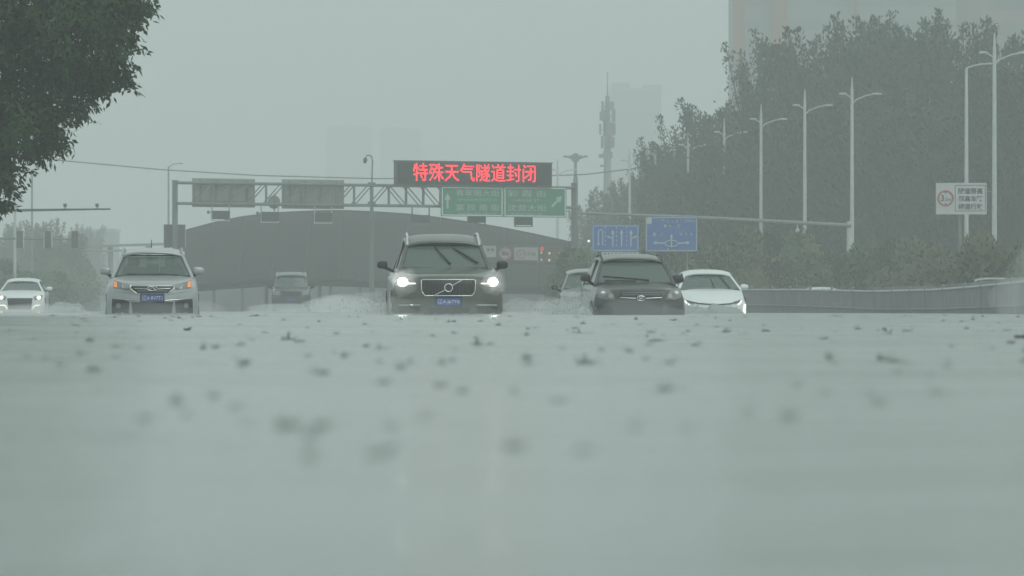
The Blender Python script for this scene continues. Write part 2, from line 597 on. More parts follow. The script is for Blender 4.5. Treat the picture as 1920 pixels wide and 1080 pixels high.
    im = MB(); im.box((-.1, yh + .12, header - .15), (.1, yh + .15, header - .08)); im.build('inner_mirror', M['black'], t)
    # wheels
    for sg in (-1, 1):
        for wy in (.95, L - .95):
            wmh = MB()
            xa, xb = sg * (W - .24), sg * (W - .015)
            wmh.tube([(xa, wy, zwheel - .02), (xa + sg * .02, wy, zwheel - .02), (xb - sg * .03, wy, zwheel - .02), (xb, wy, zwheel - .02)], [.3, .34, .34, .3], 24)
            wl = wmh.build('wheel', M['rubber'], t, smooth=True)
            rmb = MB()
            rmb.tube([(xb, wy, zwheel - .02), (xb + sg * .008, wy, zwheel - .02)], [.21, .19], 20)
            for k in range(5):
                a = k * 2 * math.pi / 5
                rmb.tube([(xb + sg * .012, wy, zwheel - .02), (xb + sg * .012, wy + .19 * math.cos(a), zwheel - .02 + .19 * math.sin(a))], [.03, .018], 5)
            rmb.build('rim', M['pale'], wl, smooth=True)
            am = MB()
            pts = [(sg * (W + .002 - .012 * abs(math.cos(a))), wy + .39 * math.cos(a), zwheel + .39 * math.sin(a)) for a in [math.pi * k / 14 for k in range(15)]]
            am.tube(pts, .014, 6); am.build('wheel_arch', M['black'], t, smooth=True)
    # door mirrors
    for k, (px, pz, hw, hh) in enumerate(mirrors):
        sg = -1 if px < 0 else 1
        mm = MB()
        my = yc + .38
        bm = bmesh.new(); bmesh.ops.create_icosphere(bm, subdivisions=3, radius=1)
        vs = []
        for v in bm.verts:
            c = v.co
            f = lambda q, e: math.copysign(abs(q) ** e, q)
            vs.append((px + f(c.x, .6) * hw, my + f(c.y, .7) * .07, pz + f(c.z, .65) * hh * (1 - .12 * sg * c.x)))
        mm.add(vs, [tuple(v.index for v in fa.verts) for fa in bm.faces]); bm.free()
        mi = mm.build('door_mirror', mirror_mat or paint, t, smooth=True, angle=70)
        st = MB()
        st.tube([(px - sg * hw * .5, my + .02, pz - hh * .7), (sg * (W - .12), my + .06, pz - hh - .07)], [.035, .03], 6)
        st.build('stalk', M['black'], mi, smooth=True)
        gs = MB(); gs.box((px - hw * .8, my + .065, pz - hh * .75), (px + hw * .8, my + .072, pz + hh * .75)); gs.build('mirror_glass', M['chrome'], mi)
    if rails:
        for sg in (-1, 1):
            rr = MB()
            x = sg * (wt - .005)
            ya, yb = yh + .12, yend - .3
            zt = roof - .01
            rr.tube([(x * 1.01, ya - .1, header - .05), (x * 1.005, ya + .1, (header + zt) / 2 - .01), (x, ya + .35, zt - .02 + rail_h * .6), (x * .995, ya + .7, zt - .01 + rail_h), (x * .99, (ya + yb) / 2, zt - .01 + rail_h), (x * .98, yb - .2, zt - .04 + rail_h), (x * .97, yb, zt - .1)], .021, 8)
            rr.build('roof_rail', rails, t, smooth=True)
    if antenna:
        an = MB(); an.tube([(antenna, yend - .4, roof - .07), (antenna, yend - .33, roof + .19)], [.012, .006], 6); an.build('antenna', M['black'], t)
    if plate:
        (x, z, s) = plate
        y0 = fr.y(0, z) - .035
        pm = MB(); pm.box((x - .22, y0, z - .07), (x + .22, y0 + .02, z + .07)); po = pm.build('number_plate', M['plate'], t)
        hm = MB(); hm.box((x - .235, y0 + .012, z - .085), (x + .235, y0 + .05, z + .085)); hm.build('plate_holder', M['black'], po)
        tm = MB(); put_text(tm, s, x - .195, x + .195, z - .045, z + .045, lambda a, b: y0 - .003)
        tm.build('plate_number', M['white'], po)
    for sg in (-1, 1):
        for hy in (yc + 1.15, yc + 2.05):
            hm = MB(); hm.tube([(sg * (W + .0), hy - .1, cowl - .14), (sg * (W + .025), hy - .06, cowl - .14), (sg * (W + .025), hy + .06, cowl - .14), (sg * (W + .0), hy + .1, cowl - .14)], .012, 6)
            hm.build('door_handle', paint, t, smooth=True)
    return t, fr

def paintmat(name, col, metal=.3, rough=.3):
    return mat(name, col, rough, metal=metal, coat=.6, spec=.5, bump=.015, bscale=60)

GLASS = glassmat('wet_window_glass', (.105, .14, .125), .88, .14)
GLASS_CLEAR = glassmat('clear_window_glass', (.115, .155, .14), .72, .12)
LENS = mat('headlamp_lens', (.3, .32, .31), .12, spec=.8)
LENS_DARK = mat('headlamp_bowl', (.24, .245, .23), .2, spec=.8)
BEAM = mat('lit_headlamp', (.9, .9, .85), .3, emit=(1, .99, .95), es=40)
DRL = mat('lit_running_light', (.9, .9, .85), .3, emit=(1, .98, .8), es=1.1)
WARM = mat('lit_warm_headlamp', (.9, .8, .6), .3, emit=(1, .78, .55), es=1.6)
INTAKE = mat('bumper_intake', (.028, .03, .03), .65)
GRILLE = mat('grille_mesh', (.018, .02, .022), .4, noise=.4, nscale=40)

def fit(cx, mpp, depth):
    """photo pixels of a car to its own frame"""
    return lambda px, py: ((px - cx) * mpp, depth + CAMZ + (HY - py) * mpp)

def ellipse(cx, cz, rx, rz_, n=20, a0=0, a1=360):
    return [(cx + rx * math.cos(R(a0 + (a1 - a0) * k / n)), cz + rz_ * math.sin(R(a0 + (a1 - a0) * k / n))) for k in range(n + (0 if a1 - a0 == 360 else 1))]

# ---- big dark SUV with bright headlights
mpp = 87 / F
q = fit(841, mpp, .3)
dk = paintmat('wet_dark_brown_grey_paint', (.115, .12, .1), .55, .36)
t, fr = make_car('suv', 'dark grey SUV with blazing white headlights driving through the flood', 'cars driving through the flood', 841, 87, .3, .985, 4.9,
                 .985, 1.17, 1.45, 1.62, 2.15, 1.775, 3., 4.2, .79, .655, dk, rz=3.2, rail_h=.05, rails=mat('silver_rail', (.7, .72, .72), .25, metal=.6), mirror_mat=M['black'],
                 mirrors=((-1.13, 1.215, .095, .07), (1.06, 1.215, .105, .075)), plate=(0, q(841, 566)[1], '辽A·J67Y6'), rear_low=4.5)
fy = fr.y
po = [q(790, 526), q(793, 524.5), (q(889, 524.5)), q(892, 526), q(891, 546), q(885, 554.5), q(797, 554.5), q(791, 546)]
gr = patch('grille', po, fy, GRILLE, t, .004, .02)
for k in range(15):
    x = q(797 + k * 6.4, 0)[0]
    if abs(x) > .09: stroke('grille_bar', [(x, q(0, 552.5)[1]), (x, q(0, 527)[1])], .006, fy, M['dark'], gr, .008)
stroke('grille_surround', po + [po[0]], .009, fy, M['chrome'], gr, .012)
stroke('badge_bar', [q(814, 554), q(834, 544)], .009, fy, M['chrome'], gr, .018)
stroke('badge_bar', [q(848, 535.5), q(865, 526)], .009, fy, M['chrome'], gr, .018)
bd = patch('badge', ellipse(*q(841, 539.5), .068, .068), fy, M['dark'], gr, .014, .012)
stroke('badge_ring', ellipse(*q(841, 539.5), .07, .07, 24) + [ellipse(*q(841, 539.5), .07, .07, 24)[0]], .011, fy, M['chrome'], bd, .022)
for sg in (-1, 1):
    hp = [(sg * .575, q(0, 531)[1]), (sg * .62, q(0, 523)[1]), (sg * .8, q(0, 519)[1]), (sg * .93, q(0, 519)[1]), (sg * .935, q(0, 533)[1]), (sg * .85, q(0, 539)[1]), (sg * .66, q(0, 537)[1])]
    if sg > 0: hp = hp[::-1]
    h = patch('headlight', hp, fy, LENS_DARK, t, .006, .02)
    e = ellipse(sg * .815, q(0, 528)[1], .082, .07, 18)
    patch('lamp', e, fy, BEAM, h, .022, .03)
    b2 = [(sg * .585, q(0, 532.6)[1]), (sg * .585, q(0, 530.6)[1]), (sg * .8, q(0, 529.5)[1]), (sg * .8, q(0, 533)[1])]
    patch('running_light', b2, fy, mat('lit_white_running_light', (.9, .9, .85), .3, emit=(1, .99, .92), es=1.2), h, .024, .02)
    stroke('lower_trim', [(sg * .5, q(0, 572)[1]), (sg * .87, q(0, 572)[1])], .011, fy, M['chrome'], t, .012)
    lp = [(sg * .5, q(0, 575)[1]), (sg * .9, q(0, 575)[1]), (sg * .88, q(0, 588)[1]), (sg * .52, q(0, 588)[1])]
    patch('bumper_intake', lp, fy, INTAKE, t, .004, .02)
patch('lower_grille', [q(800, 577), q(882, 577), q(876, 592), q(806, 592)], fy, INTAKE, t, .004, .02)
def wiper(t, a, b, r=.013):
    """a to b: points on the windscreen (x, y, z)"""
    m_ = MB(); a, b = Vector(a), Vector(b)
    m_.tube([a, a + (b - a) * .55 + Vector((0, -.03, 0)), b], [r * 1.3, r, r * .6], 6)
    m_.tube([a + (b - a) * .35 + Vector((.01, .01, -.03)), b + Vector((.0, .012, .0))], r * .7, 6)
    m_.build('wiper', M['black'], t, smooth=True)
def onws(x, z, cowl, header, yc, yh, wb, wt):
    v = (z - cowl + .03) / (header - .035 - cowl + .03)
    u = x / (wb + (wt - wb) * v)
    return (x, yc + .04 + (yh - yc) * v - .13 * (1 - u * u) * (1 - .4 * v), z)
A = (1.17, 1.62, 1.45, 2.15, .79, .655)
wiper(t, onws(.1, 1.23, *A), onws(-.17, 1.55, *A))
wiper(t, onws(.6, 1.25, *A), onws(.17, 1.53, *A), .018)

# ---- silver SUV with amber indicators
mpp = 94.5 / F
q = fit(285.5, mpp, .345)
silver = mat('silver_metallic_paint', (.44, .465, .475), .3, metal=.35, coat=.5, bump=.015, bscale=60)
t, fr = make_car('suv', 'silver SUV with amber indicators lit and a short roof antenna', 'cars driving through the flood', 285.5, 94.5, .345, .9, 4.4,
                 .955, 1.12, 1.15, 1.565, 1.85, 1.66, 2.8, 3.9, .755, .58, silver, rz=4.0, rails=mat('black_and_silver_rail', (.4, .42, .42), .3, metal=.5), mirrors=((-.93, 1.205, .105, .075), (.9, 1.21, .115, .08)),
                 plate=(0, q(0, 558.5)[1], '辽A·8V7T1'), antenna=-.03, glass=GLASS_CLEAR)
fy = fr.y
po = [q(247, 536.5), q(324, 536.5), q(325, 540), q(314, 549.5), q(257, 549.5), q(246, 540)]
gr = patch('grille', po, fy, GRILLE, t, .004, .02)
stroke('grille_bar', [q(252, 541), q(276, 542)], .008, fy, M['chrome'], gr)
stroke('grille_bar', [q(296, 542), q(319, 541)], .008, fy, M['chrome'], gr)
stroke('grille_bar', [q(258, 545.5), q(313, 545.5)], .005, fy, M['pale'], gr)
e = ellipse(*q(285.5, 541), .095, .04, 20)
bd = patch('badge', e, fy, INTAKE, gr, .012, .012)
stroke('badge_ring', e + [e[0]], .009, fy, M['chrome'], bd, .02)
stroke('badge_chevron', [q(279, 544), q(285.5, 538.5), q(292, 544)], .008, fy, M['chrome'], bd, .02)
for sg in (-1, 1):
    c = lambda px, py: (sg * (286 - px) * -mpp if sg > 0 else -(286 - px) * mpp, q(0, py)[1])
    mir = lambda pts: [(-sg * x, z) for x, z in pts][::(1 if sg < 0 else -1)]
    base = [q(212.5, 525), q(229, 530), q(247, 535), q(241, 543.5), q(213, 540.5)]
    h = patch('headlight', mir(base) if sg > 0 else base, fy, LENS_DARK, t, .008, .02)
    am = mat('lit_amber_indicator', (.8, .25, .05), .3, emit=(1, .36, .14), es=.4)
    ind = [q(213.2, 526.5), q(219, 528.5), q(219.5, 538.5), q(213.6, 538)]
    patch('indicator', mir(ind) if sg > 0 else ind, fy, am, h, .016, .02)
    lz = ellipse(*q(236, 536), .06, .055, 14)
    patch('lamp', mir(lz) if sg > 0 else lz, fy, LENS, h, .014, .015)
    arc = [q(229.5, 533), q(230, 538), q(233, 541.5)]
    stroke('chrome_trim', mir(arc) if sg > 0 else arc, .011, fy, M['chrome'], h, .014)
    ch = [q(246.5, 534.5), q(243, 539), q(248, 544), q(256, 550)]
    stroke('grille_bracket', mir(ch) if sg > 0 else ch, .012, fy, M['chrome'], gr, .012)
    lo = [q(231, 561.5), q(262, 563.5)]
    stroke('lower_trim', mir(lo) if sg > 0 else lo, .014, fy, M['chrome'], t, .016)
    fp = [q(210, 560), q(229, 562), q(243, 566), q(241, 590), q(209, 590)]
    patch('bumper_intake', mir(fp) if sg > 0 else fp, fy, INTAKE, t, .004, .02)
    fl = ellipse(*q(222, 573), .05, .05, 14)
    patch('fog_lamp', mir(fl) if sg > 0 else fl, fy, LENS_DARK, t, .016, .02)
patch('lower_grille', [q(246, 566.5), q(325, 566.5), q(321, 592), q(250, 592)], fy, INTAKE, t, .005, .02)
stroke('crease', [q(214, 545), q(240, 549), q(262, 553)], .006, fy, silver, t, .004)
stroke('crease', [q(357, 545), q(331, 549), q(309, 553)], .006, fy, silver, t, .004)
A = (1.12, 1.565, 1.15, 1.85, .755, .58)
wiper(t, onws(.05, 1.13, *A), onws(-.5, 1.15, *A), .012)
wiper(t, onws(.5, 1.13, *A), onws(.03, 1.15, *A), .012)

# ---- black SUV with round badge
mpp = 95 / F
q = fit(1202, mpp, .48)
blk = paintmat('wet_black_green_paint', (.07, .08, .077), .5, .34)
t, fr = make_car('suv', 'black SUV with unlit headlights and horizontal wipers beside the white sedan', 'cars driving through the flood', 1202, 95, .48, .9, 4.5,
                 .985, 1.12, 1.25, 1.58, 1.95, 1.68, 2.9, 3.9, .76, .6, blk, rz=3.6, rail_h=.03, rails=M['black'], mirror_mat=M['black'],
                 mirrors=((-.96, 1.21, .1, .075), (.885, 1.185, .115, .08)), drop=.07)
fy = fr.y
gp = [q(1164, 545), q(1240, 545), q(1243, 557), q(1238, 562), q(1166, 562), q(1161, 557)]
gr = patch('grille', gp, fy, GRILLE, t, .004, .02)
for py in (549, 553): stroke('grille_bar', [q(1166, py), q(1238, py)], .006, fy, mat('dull_chrome', (.3, .32, .32), .3, metal=.6), gr)
stroke('chrome_bar', [q(1163, 558), q(1192, 559.5)], .011, fy, M['chrome'], gr, .014)
stroke('chrome_bar', [q(1212, 559.5), q(1241, 558)], .011, fy, M['chrome'], gr, .014)
e = ellipse(*q(1202, 559), .078, .05, 20)
bd = patch('badge', e, fy, INTAKE, gr, .014, .012)
stroke('badge_ring', e + [e[0]], .008, fy, M['chrome'], bd, .022)
e2 = ellipse(*q(1202, 557.5), .045, .02, 14); stroke('badge_oval', e2 + [e2[0]], .006, fy, M['chrome'], bd, .024)
e2 = ellipse(*q(1202, 559), .02, .045, 14); stroke('badge_oval', e2 + [e2[0]], .006, fy, M['chrome'], bd, .026)
for sg in (-1, 1):
    base = [q(1122, 540), q(1133, 540), q(1144, 544), q(1152, 553), q(1154, 561), q(1138, 562), q(1123, 557)]
    m2 = lambda pts: pts if sg < 0 else [(-x, z) for x, z in pts][::-1]
    h = patch('headlight', m2(base), fy, LENS_DARK, t, .012, .03)
    patch('lamp', m2(ellipse(*q(1133, 549), .07, .055, 16)), fy, LENS, h, .028, .02)
    patch('reflector', m2(ellipse(*q(1132.5, 548), .035, .022, 12)), fy, mat('reflector_glint', (.85, .87, .85), .1, metal=.3, emit=(1, 1, .95), es=.15), h, .036, .02)  # faint emission paints a glint inside the unlit headlight
    patch('lamp', m2(ellipse(*q(1146, 555), .045, .045, 14)), fy, mat('lamp_bowl', (.42, .41, .36), .15), h, .024, .02)
    patch('bumper_intake', m2([q(1122, 572), q(1146, 572), q(1150, 592), q(1124, 592)]), fy, INTAKE, t, .004, .02)
patch('lower_grille', [q(1158, 568), q(1246, 568), q(1240, 592), q(1164, 592)], fy, INTAKE, t, .004, .02)
A = (1.12, 1.58, 1.25, 1.95, .76, .6)
wiper(t, onws(.28, 1.165, *A), onws(-.62, 1.245, *A), .016)
wiper(t, onws(.02, 1.15, *A), onws(-.6, 1.16, *A), .014)

# ---- white sedan pushing a bow wave
mpp = 127 / F
q = fit(1339, mpp, .28)
wht = mat('white_car_paint', (.74, .78, .78), .3, coat=.6)
t, fr = make_car('sedan', 'white sedan with lit daytime lamps half hidden by the black SUV', 'cars driving through the flood', 1339, 127, .28, .89, 4.6,
                 .64, .93, 1.2, 1.335, 2.1, 1.435, 2.8, 3.7, .8, .59, wht, deck=.98, rz=2.5, mirrors=((-.93, 1.0, .1, .06), (.935, .99, .11, .065)), rear_low=4.1, glass=GLASS_CLEAR, zwheel=.33)
fy = fr.y
patch('grille', [q(1289, 563), q(1310, 568), q(1345, 570.5), q(1372, 568), q(1389, 563), q(1388, 565), q(1372, 570.5), q(1345, 573), q(1310, 570.5), q(1291, 566)], fy, GRILLE, t, .006, .02)
for sg in (-1, 1):
    m2 = lambda pts: pts if sg < 0 else [(-x, z) for x, z in pts][::-1]
    h = patch('headlight', m2([q(1285, 561), q(1302, 566), q(1302, 571), q(1286, 568)]), fy, LENS_DARK, t, .006, .02)
    stroke('running_light', m2([q(1286, 564), q(1288, 568), q(1293, 571)]), .018, fy, DRL, h, .014)
stroke('fog_lamp', [(.84, .52), (.83, .43), (.815, .38), (.835, .3)], .026, fy, mat('lit_yellow_running_light', (.9, .9, .7), .3, emit=(.95, 1, .72), es=1.3), t, .03)
A = (.93, 1.335, 1.2, 2.1, .8, .59)
wiper(t, onws(.12, .96, *A), onws(.06, 1.2, *A), .014)
wiper(t, onws(.52, .96, *A), onws(.3, 1.3, *A), .016)

# ---- grey-green sedan behind the black SUV
t, fr = make_car('sedan', 'grey sedan mostly hidden behind the black SUV', 'cars driving through the flood', 1112, 131, .24, .89, 4.6,
                 .7, .93, 1.2, 1.36, 2.0, 1.45, 2.8, 3.7, .79, .64, paintmat('grey_green_paint', (.24, .26, .25)), deck=1.0, rz=0., mirrors=((-1.03, .95, .09, .06), (1.03, .95, .09, .06)), rear_low=4.1,
                 mirror_mat=M['black'], glass=GLASS_CLEAR, zwheel=.33)
for sg in (-1, 1):
    m2 = lambda pts: pts if sg < 0 else [(-x, z) for x, z in pts][::-1]
    patch('headlight', m2([(-.8, .72), (-.5, .68), (-.52, .6), (-.8, .62)]), fr.y, LENS_DARK, t)
patch('grille', [(-.4, .66), (.4, .66), (.34, .55), (-.34, .55)], fr.y, GRILLE, t)

# ---- white car at the far left, headlights and fog arcs lit
mpp = 178 / F
q = fit(37, mpp, .18)
t, fr = make_car('sedan', 'white sedan with warm headlights lit at the far left', 'cars driving through the flood', 37, 178, .18, .89, 4.5,
                 .78, 1.01, 1.15, 1.35, 1.95, 1.45, 2.8, 3.7, .74, .56, wht, deck=1.02, rz=2.5, mirrors=((-1.0, 1.07, .11, .07), (1.0, 1.07, .11, .07)), rear_low=4.1, zwheel=.33)
fy = fr.y
gr = patch('grille', [q(13, 559), q(61, 559), q(58, 580), q(16, 580)], fy, INTAKE, t, .005, .02)
stroke('grille_bar', [q(14, 566), q(60, 566)], .012, fy, M['dark'], gr)
for sg in (-1, 1):
    m2 = lambda pts: pts if sg < 0 else [(-x, z) for x, z in pts][::-1]
    h = patch('headlight', m2([q(-5, 553), q(12, 556), q(10, 563), q(-3, 561)]), fy, LENS_DARK, t, .006, .02)
    patch('lamp', m2(ellipse(*q(2, 558), .075, .07, 14)), fy, WARM, h, .016, .02)
    stroke('fog_lamp', m2([q(0, 572.5), q(8, 573), q(12.5, 577), q(12, 581)]), .022, fy, mat('lit_warm_fog_lamp', (.9, .85, .7), .3, emit=(1, .93, .78), es=1.1), t, .02)
    patch('lamp_reflection', m2(ellipse(*q(2, 588), .04, .1, 12)), fy, WARM, t, .016, .02)  # glowing ellipses stand in for the headlights' reflection on the water

# ---- small boxy car far off under the canopy
mpp = 225 / F
q = fit(546, mpp, .0)
t, fr = make_car('suv', 'small boxy grey SUV far off in front of the dark canopy', 'cars driving through the flood', 546, 225, .02, .9, 4.1,
                 1.08, 1.18, 1.05, 1.72, 1.4, 1.88, 2.3, 3.7, .74, .66, paintmat('grey_paint', (.075, .08, .078)), rz=2.6, rails=M['pale'], mirrors=((-1.0, 1.2, .1, .07), (1.0, 1.2, .1, .07)), mirror_mat=M['black'], rear_low=3.8, sweep=.25, glass=GLASS_CLEAR)
gr = patch('grille', [(-.45, 1.0), (.45, 1.0), (.4, .75), (-.4, .75)], fr.y, GRILLE, t)
patch('number_plate', [(-.2, .66), (.2, .66), (.2, .54), (-.2, .54)], fr.y, M['plate'], t, .012)
for sg in (-1, 1):
    m2 = lambda pts: pts if sg < 0 else [(-x, z) for x, z in pts][::-1]
    patch('headlight', m2([(-.84, 1.02), (-.52, 1.0), (-.5, .8), (-.82, .84)]), fr.y, LENS_DARK, t)

# ---- two cars beyond the median fence
make_car('sedan', 'white car roof showing over the median fence beside the white sedan', 'cars beyond the median fence', 1532, 222, .3, .89, 4.5,
         .75, .98, 1.15, 1.34, 1.95, 1.42, 2.8, 3.7, .76, .62, wht, deck=1.0, rz=180, mirrors=(), rear_low=4.1, zwheel=.33)
make_car('sedan', 'dark car roof showing over the median fence near the right edge', 'cars beyond the median fence', 1858, 168, .27, .89, 4.5,
         .75, .98, 1.15, 1.36, 1.95, 1.45, 2.8, 3.7, .76, .6, paintmat('dark_grey_paint', (.08, .085, .085)), deck=1.0, rz=176, mirrors=(), rear_low=4.1, zwheel=.33)

# ================================================================ sign gantry over the road
GA = Vector((P(328, 0, 260).x, 260)); GB = Vector((P(1076, 0, 271).x, 271))
GD = (GB - GA).normalized(); GN = Vector((GD.y, -GD.x)) * -1     # GN points away from the camera
if GN.y < 0: GN = -GN
GROT = math.atan2(GD.y, GD.x)
def gs(px, off=0.):
    """distance along the gantry line, shifted back by off, seen at photo column px"""
    k = (px - 960) / F
    o = GA + GN * off
    # o.x + s*GD.x = k*(o.y + s*GD.y)
    return (k * o.y - o.x) / (GD.x - k * GD.y)
def gz(px, py, off=0.):
    s = gs(px, off)
    D = (GA + GN * off).y + s * GD.y
    return CAMZ + (HY - py) * D / F
# gantry parts are built in the frame of the line: x along, y away, z up, origin at the left post
def gthing(name, label, cat, s0=0., off=0., group=None):
    p = GA + GD * s0 + GN * off
    return thing(name, (p.x, p.y, -.6), label, cat, group, GROT)
Z0 = .6
ZT, ZB = 6.90 + Z0, 5.80 + Z0
SL = (GB - GA).length
gt = gthing('sign_gantry', 'grey steel truss gantry spanning the flooded road and carrying the signs', 'gantry')
for s_, top in ((0, ZT + .1), (SL, ZT + .25)):
    m_ = MB()
    m_.tube([(s_, 0, 0), (s_, 0, top)], .15, 14)
    m_.tube([(s_, 0, top), (s_, 0, top + .03)], .18, 14)
    m_.tube([(s_, 0, 0), (s_, 0, .4)], .22, 14)
    m_.build('post', M['steel'], gt, smooth=True)
for yo in (-.28, .28):
    m_ = MB(); m_.tube([(0, yo, ZT), (SL, yo, ZT)], .075, 8); m_.build('top_chord', M['steel'], gt, smooth=True)
    m_ = MB(); m_.tube([(0, yo, ZB), (SL, yo, ZB)], .075, 8); m_.build('bottom_chord', M['steel'], gt, smooth=True)
m_ = MB()
n_ = 23
for k in range(1, n_):
    s_ = SL * k / n_
    for yo in (-.28, .28):
        m_.tube([(s_ + (yo + .28) * .35, yo, ZB), (s_ + (yo + .28) * .35, yo, ZT)], .038, 6)
    if k < n_ - 1:
        a, b = s_, SL * (k + 1) / n_
        za, zb = (ZB, ZT) if s_ < SL * .5 else (ZT, ZB)
        m_.tube([(a, -.28, za), (b, -.28, zb)], .036, 6)
        m_.tube([(a, .28, za), (b, .28, zb)], .03, 6)
    m_.tube([(s_, -.28, ZB), (s_, .28, ZB)], .03, 6)
m_.build('lattice', M['steel'], gt, smooth=True)

def panel(name, label, cat, x0, y0, x1, y1, off, m, thick=.06, group=None, frame=None):
    s0, s1 = gs(x0, off), gs(x1, off)
    za, zb = gz(x0, y1, off) + Z0, gz(x0, y0, off) + Z0
    t = gthing(name, label, cat, s0, off, group)
    b = MB(); b.box((0, 0, za), (s1 - s0, thick, zb)); p = b.build('panel', m, t)
    return t, s1 - s0, za, zb
# backs of signs for the other direction
for (x0, y0, x1, y1, lb) in ((361, 334, 478, 388, 'blank grey back of the sign nearest the left post of the gantry'), (529, 336, 645, 391, 'blank grey back of the second sign from the left post of the gantry')):
    t, w_, za, zb = panel('blank_sign', lb, 'sign', x0, y0, x1, y1, .5, M['signback'], group='sign backs on the gantry')
    m_ = MB()
    for k in range(4): m_.box((w_ * (k + .5) / 4 - .03, -.06, za + .1), (w_ * (k + .5) / 4 + .03, 0, zb - .1))
    for z in (za + .3, zb - .35): m_.box((.05, -.1, z - .03), (w_ - .05, -.06, z + .03))
    m_.build('stiffener', M['steel'], t)
# the red message board
t, w_, za, zb = panel('message_board', 'wide dark message board with glowing red Chinese writing on top of the gantry', 'message board', 743.5, 302, 1035, 346.5, -.75, M['dark'], .35)
m_ = MB(); m_.box((.06, -.02, za + .06), (w_ - .06, 0, zb - .06)); face = m_.build('screen', mat('diode_screen', (.006, .007, .007), .8, spec=.1), t)
m_ = MB()
k = w_ / 291.5
put_text(m_, '特殊天气隧道封闭', 30.5 * k, 259.5 * k, za + 7 * k, za + 37 * k, lambda x, z: -.05)
w2 = m_.build('red_writing', M['led'], face)
so = w2.modifiers.new('thickness', 'SOLIDIFY'); so.thickness = .03
m_ = MB(); m_.box((-.04, -.03, zb), (w_ + .04, .38, zb + .05)); m_.build('hood', M['dark'], t)
for x in (.15, .35, .6, .85):
    m_ = MB(); m_.box((w_ * x - .05, .2, ZT - .1), (w_ * x + .05, .3, za)); m_.build('bracket', M['steel'], t)
# green direction signs
def gsign(x0, x1, y0, y1, lb):
    t, w_, za, zb = panel('direction_sign', lb, 'sign', x0, y0, x1, y1, -.6, M['green'], .05, 'green direction signs on the gantry')
    k = w_ / (x1 - x0)
    m_ = MB()
    e = .05
    for a, b in (((e, za + e), (w_ - e, za + 2 * e)), ((e, zb - 2 * e), (w_ - e, zb - e)), ((e, za + e), (2 * e, zb - e)), ((w_ - 2 * e, za + e), (w_ - e, zb - e))):
        m_.box((a[0], -.006, a[1]), (b[0], -.001, b[1]))
    m_.build('border', M['white'], t)
    X = lambda px: (px - x0) * k
    Zz = lambda py: zb - (py - y0) * (zb - za) / (y1 - y0)
    return t, X, Zz
WT = mat('faded_white_sign_writing', (.42, .47, .46), .5)
def arrow(mb, a, b, w, hw, hl, y):
    """arrow from a to b in x,z"""
    a, b = Vector(a), Vector(b); d = (b - a).normalized(); n = Vector((-d.y, d.x)); c = b - d * hl
    for q in ([a - n * w, c - n * w, c + n * w, a + n * w], [c - n * hw, b, c + n * hw]):
        mb.prism([(p.x, p.y) for p in q], y - .006, y)
t, X, Zz = gsign(827, 943.5, 349, 405.5, 'green sign with a straight-ahead arrow and white Chinese street names')
m_ = MB()
arrow(m_, (X(839), Zz(391)), (X(839), Zz(362)), .06, .2, .36, -.004)
put_text(m_, '青年南大街', X(855), X(936), Zz(367.5), Zz(355), lambda x, z: -.008)
put_text(m_, 'QINGNIAN SOUTH ST', X(858), X(932), Zz(376.5), Zz(371.5), lambda x, z: -.008)
put_text(m_, '富 民 南 街', X(855), X(936), Zz(394.5), Zz(382), lambda x, z: -.008)
put_text(m_, 'FUMIN SOUTH ST', X(860), X(930), Zz(402.5), Zz(398), lambda x, z: -.008)
m_.build('writing', WT, t)
t, X, Zz = gsign(944.5, 1062, 349.5, 407, 'green sign with a slanting arrow at its right end, beside the gantry post')
m_ = MB()
arrow(m_, (X(1034), Zz(387)), (X(1054), Zz(366)), .06, .2, .36, -.004)
put_text(m_, '彩 霞 街', X(952), X(1024), Zz(368.5), Zz(356), lambda x, z: -.008)
put_text(m_, 'CAIXIA ST', X(962), X(1012), Zz(377.5), Zz(372.5), lambda x, z: -.008)
put_text(m_, '沈营大街', X(952), X(1024), Zz(395.5), Zz(383), lambda x, z: -.008)
put_text(m_, 'SHENYING ST', X(958), X(1016), Zz(403.5), Zz(399), lambda x, z: -.008)
m_.build('writing', WT, t)
# lane boxes hung under the truss
for i, (x0, y0, x1, y1, lb, cb) in enumerate(((399, 395, 431, 411, 'dark lane signal box hung under the sign back nearest the left post', 1), (491, 397, 523, 414, 'dark framed lane signal box under the round sign', 1),
        (591, 399, 623, 415.5, 'dark framed lane signal box under the second sign back', 1), (774, 403, 806, 417, 'dark lane signal box under the bare truss below the message board', 0),
        (879, 406, 911, 417.5, 'dark lane signal box below the straight-ahead green sign', 0), (967, 407, 999, 422, 'dark lane signal box below the green sign with the slanting arrow', 0))):
    t, w_, za, zb = panel('lane_signal', lb, 'lane signal', x0, y0, x1, y1, -.2, M['dark'], .22, 'lane signal boxes hung under the gantry')
    m_ = MB()
    for x in (.0, w_): m_.box((x - .025, .05, za - .08), (x + .025, .12, ZB))
    m_.box((-.025, .05, za - .1), (w_ + .025, .12, za - .05))
    m_.build('hanger', M['pale'] if cb else M['steel'], t)
    if cb:
        m_ = MB(); m_.tube([(-.22, .1, zb - .08), (-.02, .1, zb - .08)], .03, 6); m_.ball((-.24, .05, zb - .08), (.07, .12, .1), 2); m_.build('sensor', M['steel'], t, smooth=True)
# round sign seen from behind
t = gthing('round_sign', 'round grey sign back clamped to the lower chord between the sign backs', 'sign', gs(514, .35), .35)
z = gz(514, 379, .35) + Z0
m_ = MB(); m_.tube([(0, 0, z), (0, .03, z)], .37, 28); m_.build('disc', M['signback'], t, smooth=True, angle=30)
m_ = MB(); m_.box((-.03, -.05, z - .5), (.03, -.002, z + .45)); m_.build('bracket', M['steel'], t)

